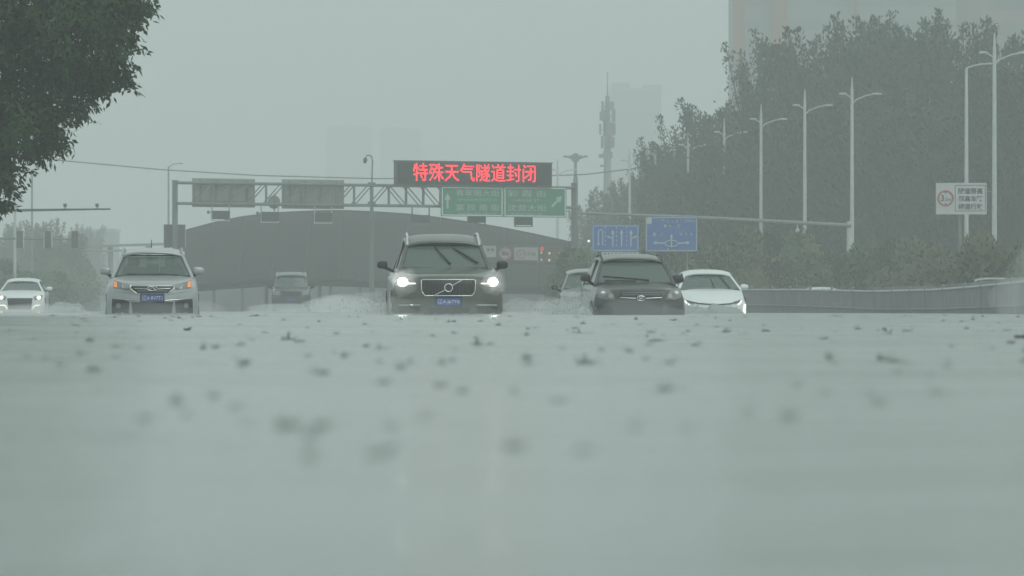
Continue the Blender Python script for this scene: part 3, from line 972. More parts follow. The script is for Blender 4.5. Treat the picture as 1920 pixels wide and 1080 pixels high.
# dark box on the left post
t = gthing('road_sign', 'dark square sign back behind the left post of the gantry', 'sign', gs(308, .4), .4)
w_ = gs(348, .4) - gs(308, .4); za, zb = gz(320, 464, .4) + Z0, gz(320, 421, .4) + Z0
m_ = MB(); m_.box((0, 0, za), (w_, .07, zb)); m_.build('panel', mat('dark_sign_back', (.06, .062, .064), .6), t)
m_ = MB()
for x in (.12, w_ - .12): m_.tube([(x, .12, 0), (x, .12, zb)], .045, 8)
m_.build('post', M['steel'], t)
m_ = MB(); m_.box((w_ - .03, -.012, za), (w_, -.002, zb)); m_.build('edge_strip', M['pale'], t)

def polyt(name, label, cat, loc, parts, group=None, rz=0.):
    """thing from tubes: parts = (part name, points, radius, material)"""
    t = thing(name, loc, label, cat, group, rz)
    for pn, pts, r, m in parts:
        b = MB(); b.tube(pts, r, 8); b.build(pn, m, t, smooth=True, angle=60)
    return t

# camera pole in front of the truss
b0 = P(697, HY, 250); H = lambda py, D: CAMZ + (HY - py) * D / F + .6
t = polyt('camera_pole', 'thin pole with a gooseneck top holding a small camera, left of the message board', 'camera pole', (b0.x, 250, -.6),
          [('pole', [(0, 0, 0), (0, 0, H(400, 250))], [.13, .11], M['steel']), ('pole', [(0, 0, H(400, 250)), (0, 0, H(350, 250))], .09, M['steel']),
           ('gooseneck', [(0, 0, H(350, 250)), (.04, 0, H(302, 250)), (.0, 0, H(294, 250)), (-.1, 0, H(291.5, 250)), (-.25, 0, H(291.5, 250)), (-.3, 0, H(296, 250))], .035, M['steel'])])
m_ = MB(); m_.ball((-.33, 0, H(300, 250)), (.11, .16, .13), 2); m_.tube([(-.33, 0, H(297, 250)), (-.36, 0, H(306, 250))], .07, 8); m_.build('camera', M['dark'], t, smooth=True)
m_ = MB()
for py in (381, 345): m_.box((-.2, -.14, H(py, 250) - .08), (.2, .14, H(py, 250) + .08))
m_.build('collar', M['steel'], t)

# slim looped pole beside the right gantry post
b0 = P(1080, HY, 268)
polyt('looped_pole', 'slim pole with a closed loop at the top beside the right gantry post', 'pole', (b0.x, 268, -.6),
      [('pole', [(.07, 0, 0), (.07, 0, H(338, 268)), (.04, 0, H(331, 268)), (-.02, 0, H(328, 268)), (-.08, 0, H(331, 268)), (-.12, 0, H(338, 268)), (-.12, 0, H(352, 268))], .028, M['steel'])])

# long cantilever arm on the right
b0 = P(1592, HY, 243)
xl = P(1081, HY, 243).x - b0.x
t = polyt('mast_arm', 'long grey cantilever arm reaching left from its pole in front of the shrubs', 'mast arm', (b0.x, 243, -.6),
          [('pole', [(0, 0, 0), (0, 0, H(415, 243))], [.14, .11], M['pale']), ('arm', [(.1, -.1, H(423, 243)), (xl * .5, -.1, H(409, 243)), (xl, -.1, H(399, 243))], [.1, .085, .06], mat('arm_galvanised_steel', (.2, .22, .21), .5))])
m_ = MB(); x = P(1495, HY, 243).x - b0.x; m_.ball((x, -.1, H(432, 243)), .11, 2); m_.tube([(x, -.1, H(431, 243)), (x, -.1, H(420, 243))], .025, 6); m_.tube([(x, -.1, H(420, 243)), (x, -.1, H(415, 243))], .06, 6)
m_.build('camera', M['pale'], t, smooth=True)

# mast arm with two cameras, far left
b0 = P(-95, HY, 235)
xr = P(207, HY, 235).x - b0.x
t = polyt('mast_arm', 'thin dark arm with two small cameras coming in under the near tree at the left', 'mast arm', (b0.x, 235, -.6),
          [('pole', [(0, 0, 0), (0, 0, H(385, 235))], [.16, .12], M['steel']), ('arm', [(0, 0, H(396, 235)), (xr, 0, H(392, 235))], [.085, .04], M['dark'])])
for px in (13, 122, 182):
    x = P(px, HY, 235).x - b0.x
    m_ = MB(); m_.tube([(x, 0, H(392, 235)), (x, 0, H(386, 235))], .03, 6); m_.box((x - .07, -.15, H(388, 235)), (x + .07, .15, H(382, 235))); m_.build('camera', M['dark'], t)

# traffic signals, left
b0 = P(-70, HY, 300)
t = polyt('signal_arm', 'pole and arm carrying three dark traffic signals over the left road', 'signal arm', (b0.x, 300, -.6),
          [('pole', [(0, 0, 0), (0, 0, H(440, 300))], [.16, .12], M['steel']), ('arm', [(0, 0, H(446, 300)), (P(146, HY, 300).x - b0.x, 0, H(449, 300))], [.08, .05], M['steel'])])
for px, lb in ((37, 'hazy traffic signal next to the pale lamp pole at the left edge'), (90, 'middle one of the three hazy traffic signals at the left'), (140.5, 'darkest traffic signal, at the free end of the arm')):
    p = P(px, HY, 299.7)
    t = thing('traffic_signal', (p.x, 299.7, H(465, 300) - .6), lb, 'traffic signal', 'traffic signals on the left arm')
    m_ = MB(); m_.box((-.19, -.12, 0), (.19, .12, 1.04)); hd = m_.build('housing', M['black'] if px > 100 else mat('signal_housing', (.05, .055, .06), .5), t)
    for k in range(3):
        m_ = MB(); m_.tube([(0, -.125, .19 + .33 * k), (0, -.14, .19 + .33 * k)], .12, 14); m_.build('signal_lens', mat('unlit_lens', ((.02, .06, .03), (.07, .06, .02), (.08, .02, .02))[k], .3), hd)
        m_ = MB(); m_.tube([(-.13, -.2, .22 + .33 * k), (-.1, -.2, .31 + .33 * k), (0, -.2, .34 + .33 * k), (.1, -.2, .31 + .33 * k), (.13, -.2, .22 + .33 * k)], .02, 5); m_.build('visor', M['black'], hd)
    if px < 100:
        for s_ in (-.24, .24):
            m_ = MB(); m_.box((s_ - .02, -.1, .02), (s_ + .02, .1, 1.0)); m_.build('side_strip', M['pale'], t)

# overhead wire and its poles
b0 = P(20, 292, 390)
pts = [P(px, py, 390) for px, py in ((-60, 284), (50, 295), (180, 307), (300, 318), (480, 329), (700, 335), (900, 334), (1100, 327), (1230, 311), (1420, 286))]
m_ = MB(); m_.tube(pts, .045, 5)
tag(m_.build('overhead_wire', M['dark'], smooth=True), 'sagging overhead wire crossing the whole scene behind the gantry', 'wire')
for px, py in ((-60, 284), (1420, 286)):
    p = P(px, py, 390)
    m_ = MB(); m_.tube([(p.x, 390, -.6), (p.x, 390, p.z + .4)], [.2, .12], 8)
    if px < 0: tag(m_.build('wire_pole', M['steel'], smooth=True), 'wooden wire pole hidden behind the near tree', 'pole')
    else: tag(m_.build('wire_pole', M['steel'], smooth=True), 'wire pole hidden among the dense trees', 'pole')

# ================================================================ dark arched canopy over the tunnel ramp
ct = thing('tunnel_canopy', (P(700, 0, 300).x, 300, -.6), 'large dark arched canopy over the tunnel ramp behind the gantry', 'canopy')
low = [(322, 541), (345, 538), (420, 532), (500, 527), (560, 525.5), (620, 526), (700, 529), (800, 534), (880, 538), (960, 540.5), (1068, 542)]
upp = [(340, 438), (352, 432), (400, 419), (450, 408.5), (500, 402), (550, 398.5), (600, 396.5), (650, 396.5), (700, 398.5), (760, 402.5), (820, 409), (880, 418), (940, 428), (1000, 440), (1068, 455)]
N = 60
def curve(tab, t):
    x = tab[0][0] + (tab[-1][0] - tab[0][0]) * t
    return x, interp(tab, x)
cx0 = P(700, 0, 300).x
DL, DU = 300, 345
rows = []
for v in [0, .03, .12, .25, .4, .55, .7, .85, 1]:
    row = []
    for i in range(N + 1):
        xa, ya = curve(low, i / N); xb, yb = curve(upp, i / N)
        a, b = P(xa, ya, DL), P(xb, yb, DU)
        p = a.lerp(b, v)
        p.z += .55 * math.sin(math.pi * v) ** .8 * .9
        row.append((p.x - cx0, p.y - 300, p.z + .6))
    rows.append(row)
m_ = MB()
m_.add([p for r_ in rows for p in r_], [(j * (N + 1) + i, j * (N + 1) + i + 1, (j + 1) * (N + 1) + i + 1, (j + 1) * (N + 1) + i) for j in range(len(rows) - 1) for i in range(N)])
ro = m_.build('roof', M['roof'], ct, smooth=True)
so = ro.modifiers.new('thickness', 'SOLIDIFY'); so.thickness = .35; so.offset = -1
for i in range(0, N + 1, 5):
    m_ = MB(); m_.tube([(r_[i][0], r_[i][1], r_[i][2] + .03) for r_ in rows], .07, 6); m_.build('rib', mat('canopy_rib', (.018, .018, .019), .8, spec=.2) if i == 0 else bpy.data.materials['canopy_rib'], ro, smooth=True)
for j in (0, len(rows) - 1):
    m_ = MB(); m_.tube([(p[0], p[1] + (-.05 if j == 0 else .05), p[2]) for p in rows[j]], .1, 8); m_.build('edge_beam', M['roof'], ro, smooth=True)
for px in (401, 455, 620, 676, 790, 1064):
    x, y = px, interp(low, px)
    p = P(x, y, 300.4)
    m_ = MB(); m_.tube([(p.x - cx0, .4, 0), (p.x - cx0, .4, p.z + .55)], .1, 10); m_.build('post', mat('canopy_post', (.16, .17, .17), .6) if px == 401 else bpy.data.materials['canopy_post'], ct, smooth=True)
for px in (352, 500, 600, 700, 820, 940, 1060):
    y = interp(upp, px); p = P(px, y, 345)
    m_ = MB(); m_.tube([(p.x - cx0, 44.6, 0), (p.x - cx0, 44.6, p.z + .5)], .13, 10); m_.build('post', bpy.data.materials['canopy_post'], ct, smooth=True)

# signs hung on a height frame before the canopy
hf = thing('height_limit_frame', (P(1068, 0, 286).x, 286, -.6), 'dark overhead frame holding small signs in front of the canopy', 'frame')
x0 = P(800, 0, 286).x - P(1068, 0, 286).x
for x in (x0, 0):
    m_ = MB(); m_.tube([(x, 0, 0), (x, 0, H(452, 286))], .09, 8); m_.build('post', M['dark'], hf, smooth=True)
for py in (457, 494):
    m_ = MB(); m_.tube([(x0, 0, H(py, 286)), (0, 0, H(py, 286))], .05, 8); m_.build('beam', M['dark'], hf, smooth=True)
GREYW = mat('grey_white_sign_face', (.34, .33, .33), .6)
def fsign(name, px, py0, py1, w, lb, m):
    p = P(px, 0, 285.8)
    t = thing(name, (p.x, 285.8, 0), lb, 'sign', 'small signs on the height frame')
    z0, z1 = H(py1, 285.8) - .6, H(py0, 285.8) - .6
    s_ = (z1 - z0) / (py1 - py0)
    b = MB(); b.box((0, -.05, z0), (w * s_, .02, z1)); b.build('panel', m, t)
    return t, s_, z0, z1
t, s_, z0, z1 = fsign('lane_sign', 906, 461, 482, 24, 'pale square sign beside the mirror of the dark grey SUV', GREYW)
m_ = MB()
for x in (7, 15): m_.box((x * s_, -.062, z0 + 11 * s_), ((x + 5) * s_, -.051, z0 + 16 * s_))
m_.build('marking', M['blackpaint'], t)
p = P(947.5, 0, 285.8)
t = thing('prohibition_sign', (p.x, 285.8, 0), 'round red-rimmed prohibition sign between two pale signs on the frame', 'sign', 'small signs on the height frame')
zc = H(475, 285.8) - .6
m_ = MB(); m_.tube([(0, -.06, zc), (0, .02, zc)], .38, 28); m_.build('disc', GREYW, t, smooth=True, angle=30)
m_ = MB(); m_.tube([(.34 * math.cos(a), -.07, zc + .34 * math.sin(a)) for a in [2 * math.pi * k / 28 for k in range(29)]], .045, 6); m_.tube([(-.24, -.07, zc + .24), (.24, -.07, zc - .24)], .04, 6); m_.build('ring', mat('weathered_red', (.36, .12, .13), .5), t)
m_ = MB(); m_.box((-.2, -.066, zc - .12), (.08, -.061, zc + .1)); m_.box((.08, -.066, zc - .12), (.2, -.061, zc + .02)); m_.build('truck_symbol', M['blackpaint'], t)
t, s_, z0, z1 = fsign('height_sign', 964, 464, 488, 45, 'pale wide sign with a small circle and writing on the frame', GREYW)
m_ = MB(); c = (13 * s_, z0 + 11.5 * s_)
m_.tube([(c[0] + 8 * s_ * math.cos(a), -.058, c[1] + 8 * s_ * math.sin(a)) for a in [2 * math.pi * k / 24 for k in range(25)]], .035, 6); m_.build('ring', bpy.data.materials['weathered_red'], t)
m_ = MB(); put_text(m_, '限高', 25 * s_, 41 * s_, z0 + 8 * s_, z0 + 15 * s_, lambda a, b: -.056, bold=.02); put_text(m_, '3.5m', c[0] - 6 * s_, c[0] + 6 * s_, c[1] - 2.5 * s_, c[1] + 2.5 * s_, lambda a, b: -.056); m_.build('writing', mat('faded_grey_writing', (.14, .14, .14), .6), t)
t, s_, z0, z1 = fsign('lamp_board', 1011, 459, 493, 47, 'dark board with small amber lamps at the right end of the frame', mat('dark_red_board', (.07, .055, .05), .6))
for (x, y) in ((4, 474), (19, 475), (38, 475), (4, 487), (19, 488), (38, 488)):
    m_ = MB(); m_.ball((x * s_, -.07, H(y, 285.8) - .6), (.06, .04, .07), 2); m_.build('lamp', M['amber'] if x > 10 else mat('pale_amber_lamp', (.5, .35, .2), .4, emit=(1, .7, .45), es=.35), t, smooth=True)
m_ = MB(); m_.ball((5 * s_, -.08, H(467, 285.8) - .6), (.12, .04, .16), 2); m_.build('red_lamp', mat('dim_red_lamp', (.4, .05, .06), .5, emit=(1, .1, .12), es=.25), t, smooth=True)

# ================================================================ blue signs
def bsign(name, x0, y0, x1, y1, D, lb, grp):
    p = P(x0, 0, D)
    k = D / F
    t = thing(name, (p.x, D, -.6), lb, 'sign', grp)
    w_ = (x1 - x0) * k
    z0, z1 = H(y1, D), H(y0, D)
    b = MB(); b.box((0, 0, z0), (w_, .06, z1)); b.build('panel', M['blue'], t)
    b = MB()
    e = .035
    for a, c in (((e, z0 + e), (w_ - e, z0 + 2 * e)), ((e, z1 - 2 * e), (w_ - e, z1 - e)), ((e, z0 + e), (2 * e, z1 - e)), ((w_ - 2 * e, z0 + e), (w_ - e, z1 - e))):
        b.box((a[0], -.006, a[1]), (c[0], -.001, c[1]))
    b.build('border', WT, t)
    for x in (w_ * .2, w_ * .8):
        b = MB(); b.tube([(x, .12, 0), (x, .12, z1 - .1)], .06, 8); b.build('post', M['steel'], t, smooth=True)
    return t, (lambda px: (px - x0) * k), (lambda py: H(py, D))
t, X, Zz = bsign('lane_sign', 1110, 421.5, 1198, 471.5, 226, 'blue lane sign with white arrows and a pale strip along its foot', 'blue road signs')
b = MB()
y = -.004
b.tube([(X(1122), y, Zz(460)), (X(1122), y, Zz(433)), (X(1124), y, Zz(431)), (X(1128), y, Zz(431)), (X(1130), y, Zz(433)), (X(1130), y, Zz(460))], .03, 5)
b.prism([(X(1119), Zz(456)), (X(1125), Zz(456)), (X(1122), Zz(462))], y - .006, y)
for px in (1149, 1165.5, 1183): arrow(b, (X(px), Zz(462)), (X(px), Zz(430)), .03, .085, .2, y)
arrow(b, (X(1149), Zz(447)), (X(1138), Zz(443)), .028, .08, .1, y); arrow(b, (X(1183), Zz(447)), (X(1194), Zz(443)), .028, .08, .1, y)
for px in (1135, 1156, 1175):
    for k in range(5): b.box((X(px) - .02, y - .006, Zz(429 + k * 8)), (X(px) + .02, y, Zz(425 + k * 8)))
b.build('arrow_marking', WT, t)
b = MB(); b.box((X(1128), -.0, Zz(483)), (X(1198), .05, Zz(472.5))); b.build('lower_strip', mat('pale_strip', (.4, .44, .44), .5), t)
b = MB()
for k in range(9): b.box((X(1133 + k * 7), -.008, Zz(480)), (X(1135.5 + k * 7), -.001, Zz(474)))
b.build('strip_marking', mat('strip_dark_marking', (.1, .1, .12), .5), t)
t, X, Zz = bsign('direction_sign', 1210, 406, 1308, 472, 228, 'blue direction sign with crossing arrows and small white writing', 'blue road signs')
b = MB()
b.box((X(1213), -.01, Zz(420)), (X(1222), -.003, Zz(408)))
arrow(b, (X(1259), Zz(463)), (X(1259), Zz(438)), .03, .08, .17, y); arrow(b, (X(1246), Zz(456)), (X(1224), Zz(455)), .03, .09, .17, y); arrow(b, (X(1272), Zz(456)), (X(1294), Zz(455)), .03, .09, .17, y)
b.tube([(X(1246), y, Zz(456)), (X(1250), y, Zz(461)), (X(1259), y, Zz(463)), (X(1268), y, Zz(461)), (X(1272), y, Zz(456)), (X(1268), y, Zz(452)), (X(1259), y, Zz(450)), (X(1250), y, Zz(452)), (X(1246), y, Zz(456))], .025, 5)
b.build('arrow_marking', WT, t)
b = MB()
r3 = random.Random(5)
def scribble(px, py, s):
    """an illegible character-sized mark, as the sign shows at this distance"""
    for _ in range(4):
        if r3.random() < .5: b.box((X(px), -.008, Zz(py + r3.uniform(0, s)) - .018), (X(px + s), -.003, Zz(py + s) + (s * .02)) if False else (X(px + s), -.003, Zz(py + r3.uniform(0, s)) + .018)) if False else b.prism([(X(px), Zz(py + s * .3)), (X(px + s), Zz(py + s * .3)), (X(px + s), Zz(py + s * .3) + .03), (X(px), Zz(py + s * .3) + .03)], -.009, -.003)
        else:
            xx = px + r3.uniform(.1, .8) * s
            b.prism([(X(xx), Zz(py + s)), (X(xx) + .03, Zz(py + s)), (X(xx) + .03, Zz(py)), (X(xx), Zz(py))], -.009, -.003)
for px in (1240, 1249, 1257, 1266, 1275): scribble(px, 411, 6)
put_text(b, '100m', X(1284), X(1303), Zz(417), Zz(411), lambda a, c: -.008)
for px in (1244, 1252, 1261, 1270): scribble(px, 420, 6)
for px in (1213, 1224, 1236): scribble(px, 436, 7)
for px in (1274, 1283, 1292, 1300): scribble(px, 436, 6)
for px in (1250, 1257, 1264): scribble(px, 465, 4)
b.build('writing', WT, t)
b0 = P(1104, 452, 226)
t = thing('warning_lamp', (b0.x, 226, -.6), 'tiny pale lamp on a thin stake left of the blue lane sign', 'lamp')
m_ = MB(); m_.tube([(0, .1, 0), (0, .1, H(453, 226))], .025, 6); m_.build('stake', M['steel'], t)
m_ = MB(); m_.ball((0, .05, H(452, 226)), .06, 2); m_.build('lamp', mat('lit_pale_lamp', (.8, .85, .9), .4, emit=(.75, .9, 1), es=1.), t, smooth=True)

# ================================================================ white height-limit sign at the right
D = 214.
p = P(1755, 0, D); k = D / F
t = thing('height_sign', (p.x, D, -.6), 'white sign with a red circle and three rows of black Chinese writing', 'sign')
X = lambda px: (px - 1755) * k
Zz = lambda py: H(py, D)
m_ = MB(); m_.box((0, 0, Zz(402)), (X(1850), .06, Zz(343))); m_.build('panel', mat('white_sign_face', (.5, .52, .52), .5, noise=.05, nscale=1), t)
m_ = MB()
for a, c in (((1790.5, 396), (1848, 395)), ((1790.5, 348), (1848, 347)), ((1790.5, 396), (1791.5, 347)), ((1847, 396), (1848, 347))):
    m_.box((X(a[0]), -.006, Zz(a[1])), (X(c[0]), -.001, Zz(c[1])))
m_.build('border', M['blackpaint'], t)
c = (X(1773), Zz(371.5))
m_ = MB(); m_.tube([(c[0] + 13.6 * k * math.cos(a), -.006, c[1] + 13.6 * k * math.sin(a)) for a in [2 * math.pi * q_ / 32 for q_ in range(33)]], .042, 6); m_.build('ring', mat('faded_red_ring', (.42, .1, .1), .5), t)
m_ = MB()
m_.prism([(c[0] - .09, c[1] + 13 * k), (c[0] + .09, c[1] + 13 * k), (c[0], c[1] + 9 * k)], -.012, -.004); m_.prism([(c[0] - .09, c[1] - 13 * k), (c[0], c[1] - 9 * k), (c[0] + .09, c[1] - 13 * k)], -.012, -.004)
put_text(m_, '3', X(1764.5), X(1770), Zz(377.5), Zz(365.5), lambda a, b: -.008, bold=.02)
put_text(m_, '.5m', X(1771), X(1783), Zz(377), Zz(370.5), lambda a, b: -.008, bold=.01)
for row, py in (('隧道限高', 353), ('超高车辆', 367.5), ('绕道行驶', 382)):
    put_text(m_, row, X(1797), X(1842.5), Zz(py + 11), Zz(py - .5), lambda a, b: -.008, bold=.022)
w2 = m_.build('writing', mat('black_sign_writing', (.02, .02, .02), .6), t)
m_ = MB(); m_.tube([(X(1800), .14, 0), (X(1800), .14, Zz(345))], .08, 8); m_.tube([(X(1800), .1, Zz(361)), (X(1870), .2, Zz(359))], .035, 6); m_.build('post', M['steel'], t, smooth=True)

# ================================================================ street lamps along the right road
lamps = [(1864.5, 62, 210, 'tallest street lamp, at the right edge past the white sign'), (1597.5, 145, 251, 'second tallest twin-arm street lamp, above the cantilever arm end'),
         (1509, 168, 265, 'street lamp third in height, its mottled pole half overgrown'), (1427, 196, 284, 'street lamp fourth in height in the receding row'),
         (1358, 222, 304, 'street lamp fifth in height, left of the tall columns of the tower block'), (1290, 248, 328, 'faint street lamp against the left slope of the dense trees'),
         (1229, 265, 346, 'small street lamp standing free just left of the dense trees'), (1180.5, 279, 363, 'smaller street lamp beside the antenna mast'),
         (1045.5, 298, 388, 'faintest street lamp, just right of the message board')]
proto = None
def street_lamp(h):
    t = thing('street_lamp', (0, 0, 0), '', 'street lamp', 'street lamps receding along the right side')
    m_ = MB(); m_.tube([(0, 0, 0), (0, 0, h * .5), (0, 0, h - .25)], [.12, .1, .075], 10); m_.build('pole', M['pale'], t, smooth=True)
    m_ = MB(); m_.tube([(0, 0, 0), (0, 0, .5)], .18, 10); m_.build('base', M['pale'], t, smooth=True)
    m_ = MB(); m_.tube([(0, 0, h - .3), (0, 0, h + .35)], [.06, .03], 8); m_.build('finial', M['pale'], t, smooth=True)
    m_ = MB(); m_.tube([(0, 0, h - 1.05), (.25, -.05, h - .8), (.75, -.15, h - .6), (1.1, -.2, h - .55)], .04, 6); ar = m_.build('arm', M['pale'], t, smooth=True)
    m_ = MB(); m_.ball((1.25, -.22, h - .53), (.3, .14, .06), 2); m_.build('lamp_head', M['pale'], ar, smooth=True)
    m_ = MB(); m_.tube([(0, 0, h - .75), (-.2, .1, h - .6), (-.35, .25, h - .52)], .035, 6); ar = m_.build('arm', M['pale'], t, smooth=True)
    m_ = MB(); m_.ball((-.45, .3, h - .5), (.22, .2, .06), 2); m_.build('lamp_head', M['pale'], ar, smooth=True)
    return t
for px, py, D, lb in lamps:
    if proto is None: proto = t = street_lamp(12.6)
    else: t = copy_tree(proto)
    t['label'] = lb
    p = P(px, 0, D); t.location = (p.x, D, -.6)
    t.scale = (1, 1, (H(py, D)) / 12.95)
b0 = P(1812, HY, 236)
t = thing('street_lamp', (b0.x, 236, -.6), 'single-arm street lamp rising behind the white sign', 'street lamp', 'street lamps receding along the right side')
h = H(128, 236)
m_ = MB(); m_.tube([(0, 0, 0), (0, 0, h * .5), (0, 0, h)], [.12, .1, .07], 10); m_.build('pole', M['pale'], t, smooth=True)
m_ = MB(); m_.tube([(0, 0, h), (.3, 0, h + .12), (.7, 0, h + .2), (.95, 0, h + .21)], .04, 6); ar = m_.build('arm', M['pale'], t, smooth=True)
m_ = MB(); m_.ball((1.1, 0, h + .22), (.25, .12, .05), 2); m_.build('lamp_head', M['pale'], ar, smooth=True)
# faint lamps at the left
for px, py, D, lb in ((28, 330, 330, 'pale lamp pole rising beside the traffic signals at the left edge'), (60, 318, 420, 'faint lamp pole just below the near tree'), (316, 312, 430, 'faint lamp pole behind the left post of the gantry')):
    b0 = P(px, HY, D)
    t = thing('lamp_pole', (b0.x, D, -.6), lb, 'lamp pole', 'faint lamp poles at the left')
    h = H(py, D)
    m_ = MB(); m_.tube([(0, 0, 0), (0, 0, h)], [.12, .07], 8); m_.build('pole', M['pale'] if px == 28 else M['steel'], t, smooth=True)
    m_ = MB(); m_.tube([(0, 0, h - .1), (.4, 0, h + .2), (.9, 0, h + .25)], .04, 6); m_.ball((1.05, 0, h + .25), (.25, .1, .05), 2); m_.build('arm', M['steel'], t, smooth=True)

# far high-mast lamp
b0 = P(1079, HY, 540)
t = thing('high_mast_lamp', (b0.x, 540, -.6), 'faint high mast lamp with a spreading crown above the right gantry post', 'lamp mast')
h = H(296, 540)
m_ = MB(); m_.tube([(0, 0, 0), (0, 0, h)], [.3, .16], 8); m_.build('mast', M['dark'], t, smooth=True)
m_ = MB(); m_.ball((0, 0, h), (.5, .5, .55), 2)
for k in range(12):
    a = math.pi * k / 6
    m_.tube([(0, 0, h - .3), (1.15 * math.cos(a), 1.15 * math.sin(a), h + .15)], .05, 5); m_.ball((1.2 * math.cos(a), 1.2 * math.sin(a), h + .15), (.22, .22, .12), 1)
m_.build('lamp_ring', M['dark'], t, smooth=True)

mat('mast_steel', (.27, .285, .28), .6)
# communication mast
b0 = P(1139, HY, 480); D = 480
t = thing('antenna_mast', (b0.x, D, -.6), 'tall hazy antenna mast bristling with panel antennas and a thin spike', 'antenna mast')
m_ = MB(); m_.tube([(0, 0, 0), (0, 0, H(345, D)), (0, 0, H(180, D))], [.55, .4, .2], 12); m_.build('mast', bpy.data.materials['mast_steel'], t, smooth=True)
m_ = MB(); m_.tube([(0, 0, H(180, D)), (0, 0, H(135, D))], [.07, .03], 6); m_.build('spike', bpy.data.materials['mast_steel'], t)
r4 = random.Random(3)
for py, r_, hh, n_ in ((200, .55, .9, 7), (218, .68, 1.1, 8), (243, .72, 1.2, 8), (268, .6, 1.0, 7), (291, .5, .7, 6)):
    z = H(py, D)
    m_ = MB(); m_.tube([(r_ * .8 * math.cos(a), r_ * .8 * math.sin(a), z) for a in [2 * math.pi * q_ / 16 for q_ in range(17)]], .04, 5)
    for q_ in range(4): m_.tube([(0, 0, z), (r_ * .8 * math.cos(q_ * 1.57), r_ * .8 * math.sin(q_ * 1.57), z)], .03, 5)
    pr = m_.build('antenna_ring', bpy.data.materials['mast_steel'], t)
    for q_ in range(n_):
        a = 2 * math.pi * q_ / n_ + r4.random()
        c = (r_ * math.cos(a), r_ * math.sin(a))
        h_ = hh * r4.uniform(.7, 1.1)
        m_ = MB(); m_.box((c[0] - .1, c[1] - .08, z - h_ * .5), (c[0] + .1, c[1] + .08, z + h_ * .6)); m_.build('antenna_panel', bpy.data.materials['mast_steel'] if q_ % 2 else bpy.data.materials['mast_steel'], pr)
m_ = MB(); m_.box((-.85, -.3, H(296, D)), (.1, .3, H(289, D))); m_.box((-.75, -.1, H(313, D)), (0, .1, H(309, D))); m_.build('equipment_box', bpy.data.materials['mast_steel'], t)

# ================================================================ median fence
fpts = [(1370, 178, 543.3), (1440, 170, 543), (1500, 164, 543), (1570, 157, 544.5), (1640, 150, 546), (1700, 144, 544.5), (1750, 138, 543), (1820, 128, 538), (1870, 120, 533), (1920, 112, 528), (2000, 98, 520), (2230, 80, 506), (2680, 58, 477)]
W3 = [P(px, py, D) for px, D, py in fpts]
def fence_at(t):
    t = t * (len(W3) - 1); i = min(int(t), len(W3) - 2)
    return W3[i].lerp(W3[i + 1], t - i)
ft = thing('median_fence', (W3[0].x, W3[0].y, -.6), 'long grey picket fence curving beside the flood toward the right edge', 'fence')
o0 = Vector((W3[0].x, W3[0].y, -.6))
FM = mat('painted_fence_steel', (.2, .215, .225), .5, noise=.15, nscale=2)
m_ = MB(); m_.tube([fence_at(k / 60) - o0 for k in range(61)], .03, 6); m_.build('top_rail', mat('pale_fence_rail', (.5, .53, .54), .5), ft, smooth=True)
m_ = MB(); m_.tube([fence_at(k / 60) - o0 - Vector((0, 0, .55)) for k in range(61)], .03, 6); m_.build('bottom_rail', FM, ft, smooth=True)
m_ = MB()
r5 = random.Random(9)
NP = 720
for k in range(NP):
    p = fence_at((k + .5) / NP) - o0
    up = (.11 if k % 3 == 0 else .02) if k > NP * .33 else .0
    if r5.random() < .04: up += .05
    m_.box((p.x - .014, p.y - .014, p.z - .85), (p.x + .014, p.y + .014, p.z + up))
m_.build('picket_infill', FM, ft)
for k in range(22):
    p = fence_at(k / 21) - o0
    m_ = MB(); m_.box((p.x - .04, p.y - .04, 0), (p.x + .04, p.y + .04, p.z + .09)); m_.tube([(p.x, p.y, p.z + .09), (p.x, p.y, p.z + .13)], [.055, .02], 8); m_.build('post', mat('fence_post_pale', (.2, .22, .22), .5) if k == 0 else bpy.data.materials['fence_post_pale'], ft)
# low concrete kerb under the fence, mostly drowned
m_ = MB()
for k in range(40):
    a, b = fence_at(k / 40), fence_at((k + 1) / 40)
    n_ = Vector((b.y - a.y, a.x - b.x, 0)).normalized() * .18
    m_.add([(a.x - n_.x, a.y - n_.y, -.6), (b.x - n_.x, b.y - n_.y, -.6), (b.x + n_.x, b.y + n_.y, -.6), (a.x + n_.x, a.y + n_.y, -.6),
            (a.x - n_.x, a.y - n_.y, -.05), (b.x - n_.x, b.y - n_.y, -.05), (b.x + n_.x, b.y + n_.y, -.05), (a.x + n_.x, a.y + n_.y, -.05)], [(4, 5, 6, 7), (0, 1, 5, 4), (2, 3, 7, 6)])
tag(m_.build('kerb', mat('wet_kerb_stone', (.18, .19, .19), .6)), kind='structure')

# wall added to darken the pale gap seen under the canopy
b0 = P(700, 0, 430)
t = thing('backdrop_wall', (b0.x, 430, -.7), 'long pale wall added to darken the gap under the canopy edge', 'wall')
xa, xb = P(300, 0, 430).x - b0.x, P(1120, 0, 430).x - b0.x
m_ = MB(); m_.box((xa, 0, 0), (xb, .5, H(524, 430))); m_.build('wall', mat('backdrop_concrete', (.11, .12, .118), .8, noise=.2, nscale=.4), t)
m_ = MB(); m_.box((xa, -.08, H(524, 430)), (xb, .58, H(524, 430) + .15)); m_.build('coping', mat('coping_concrete', (.2, .21, .21), .8), t)
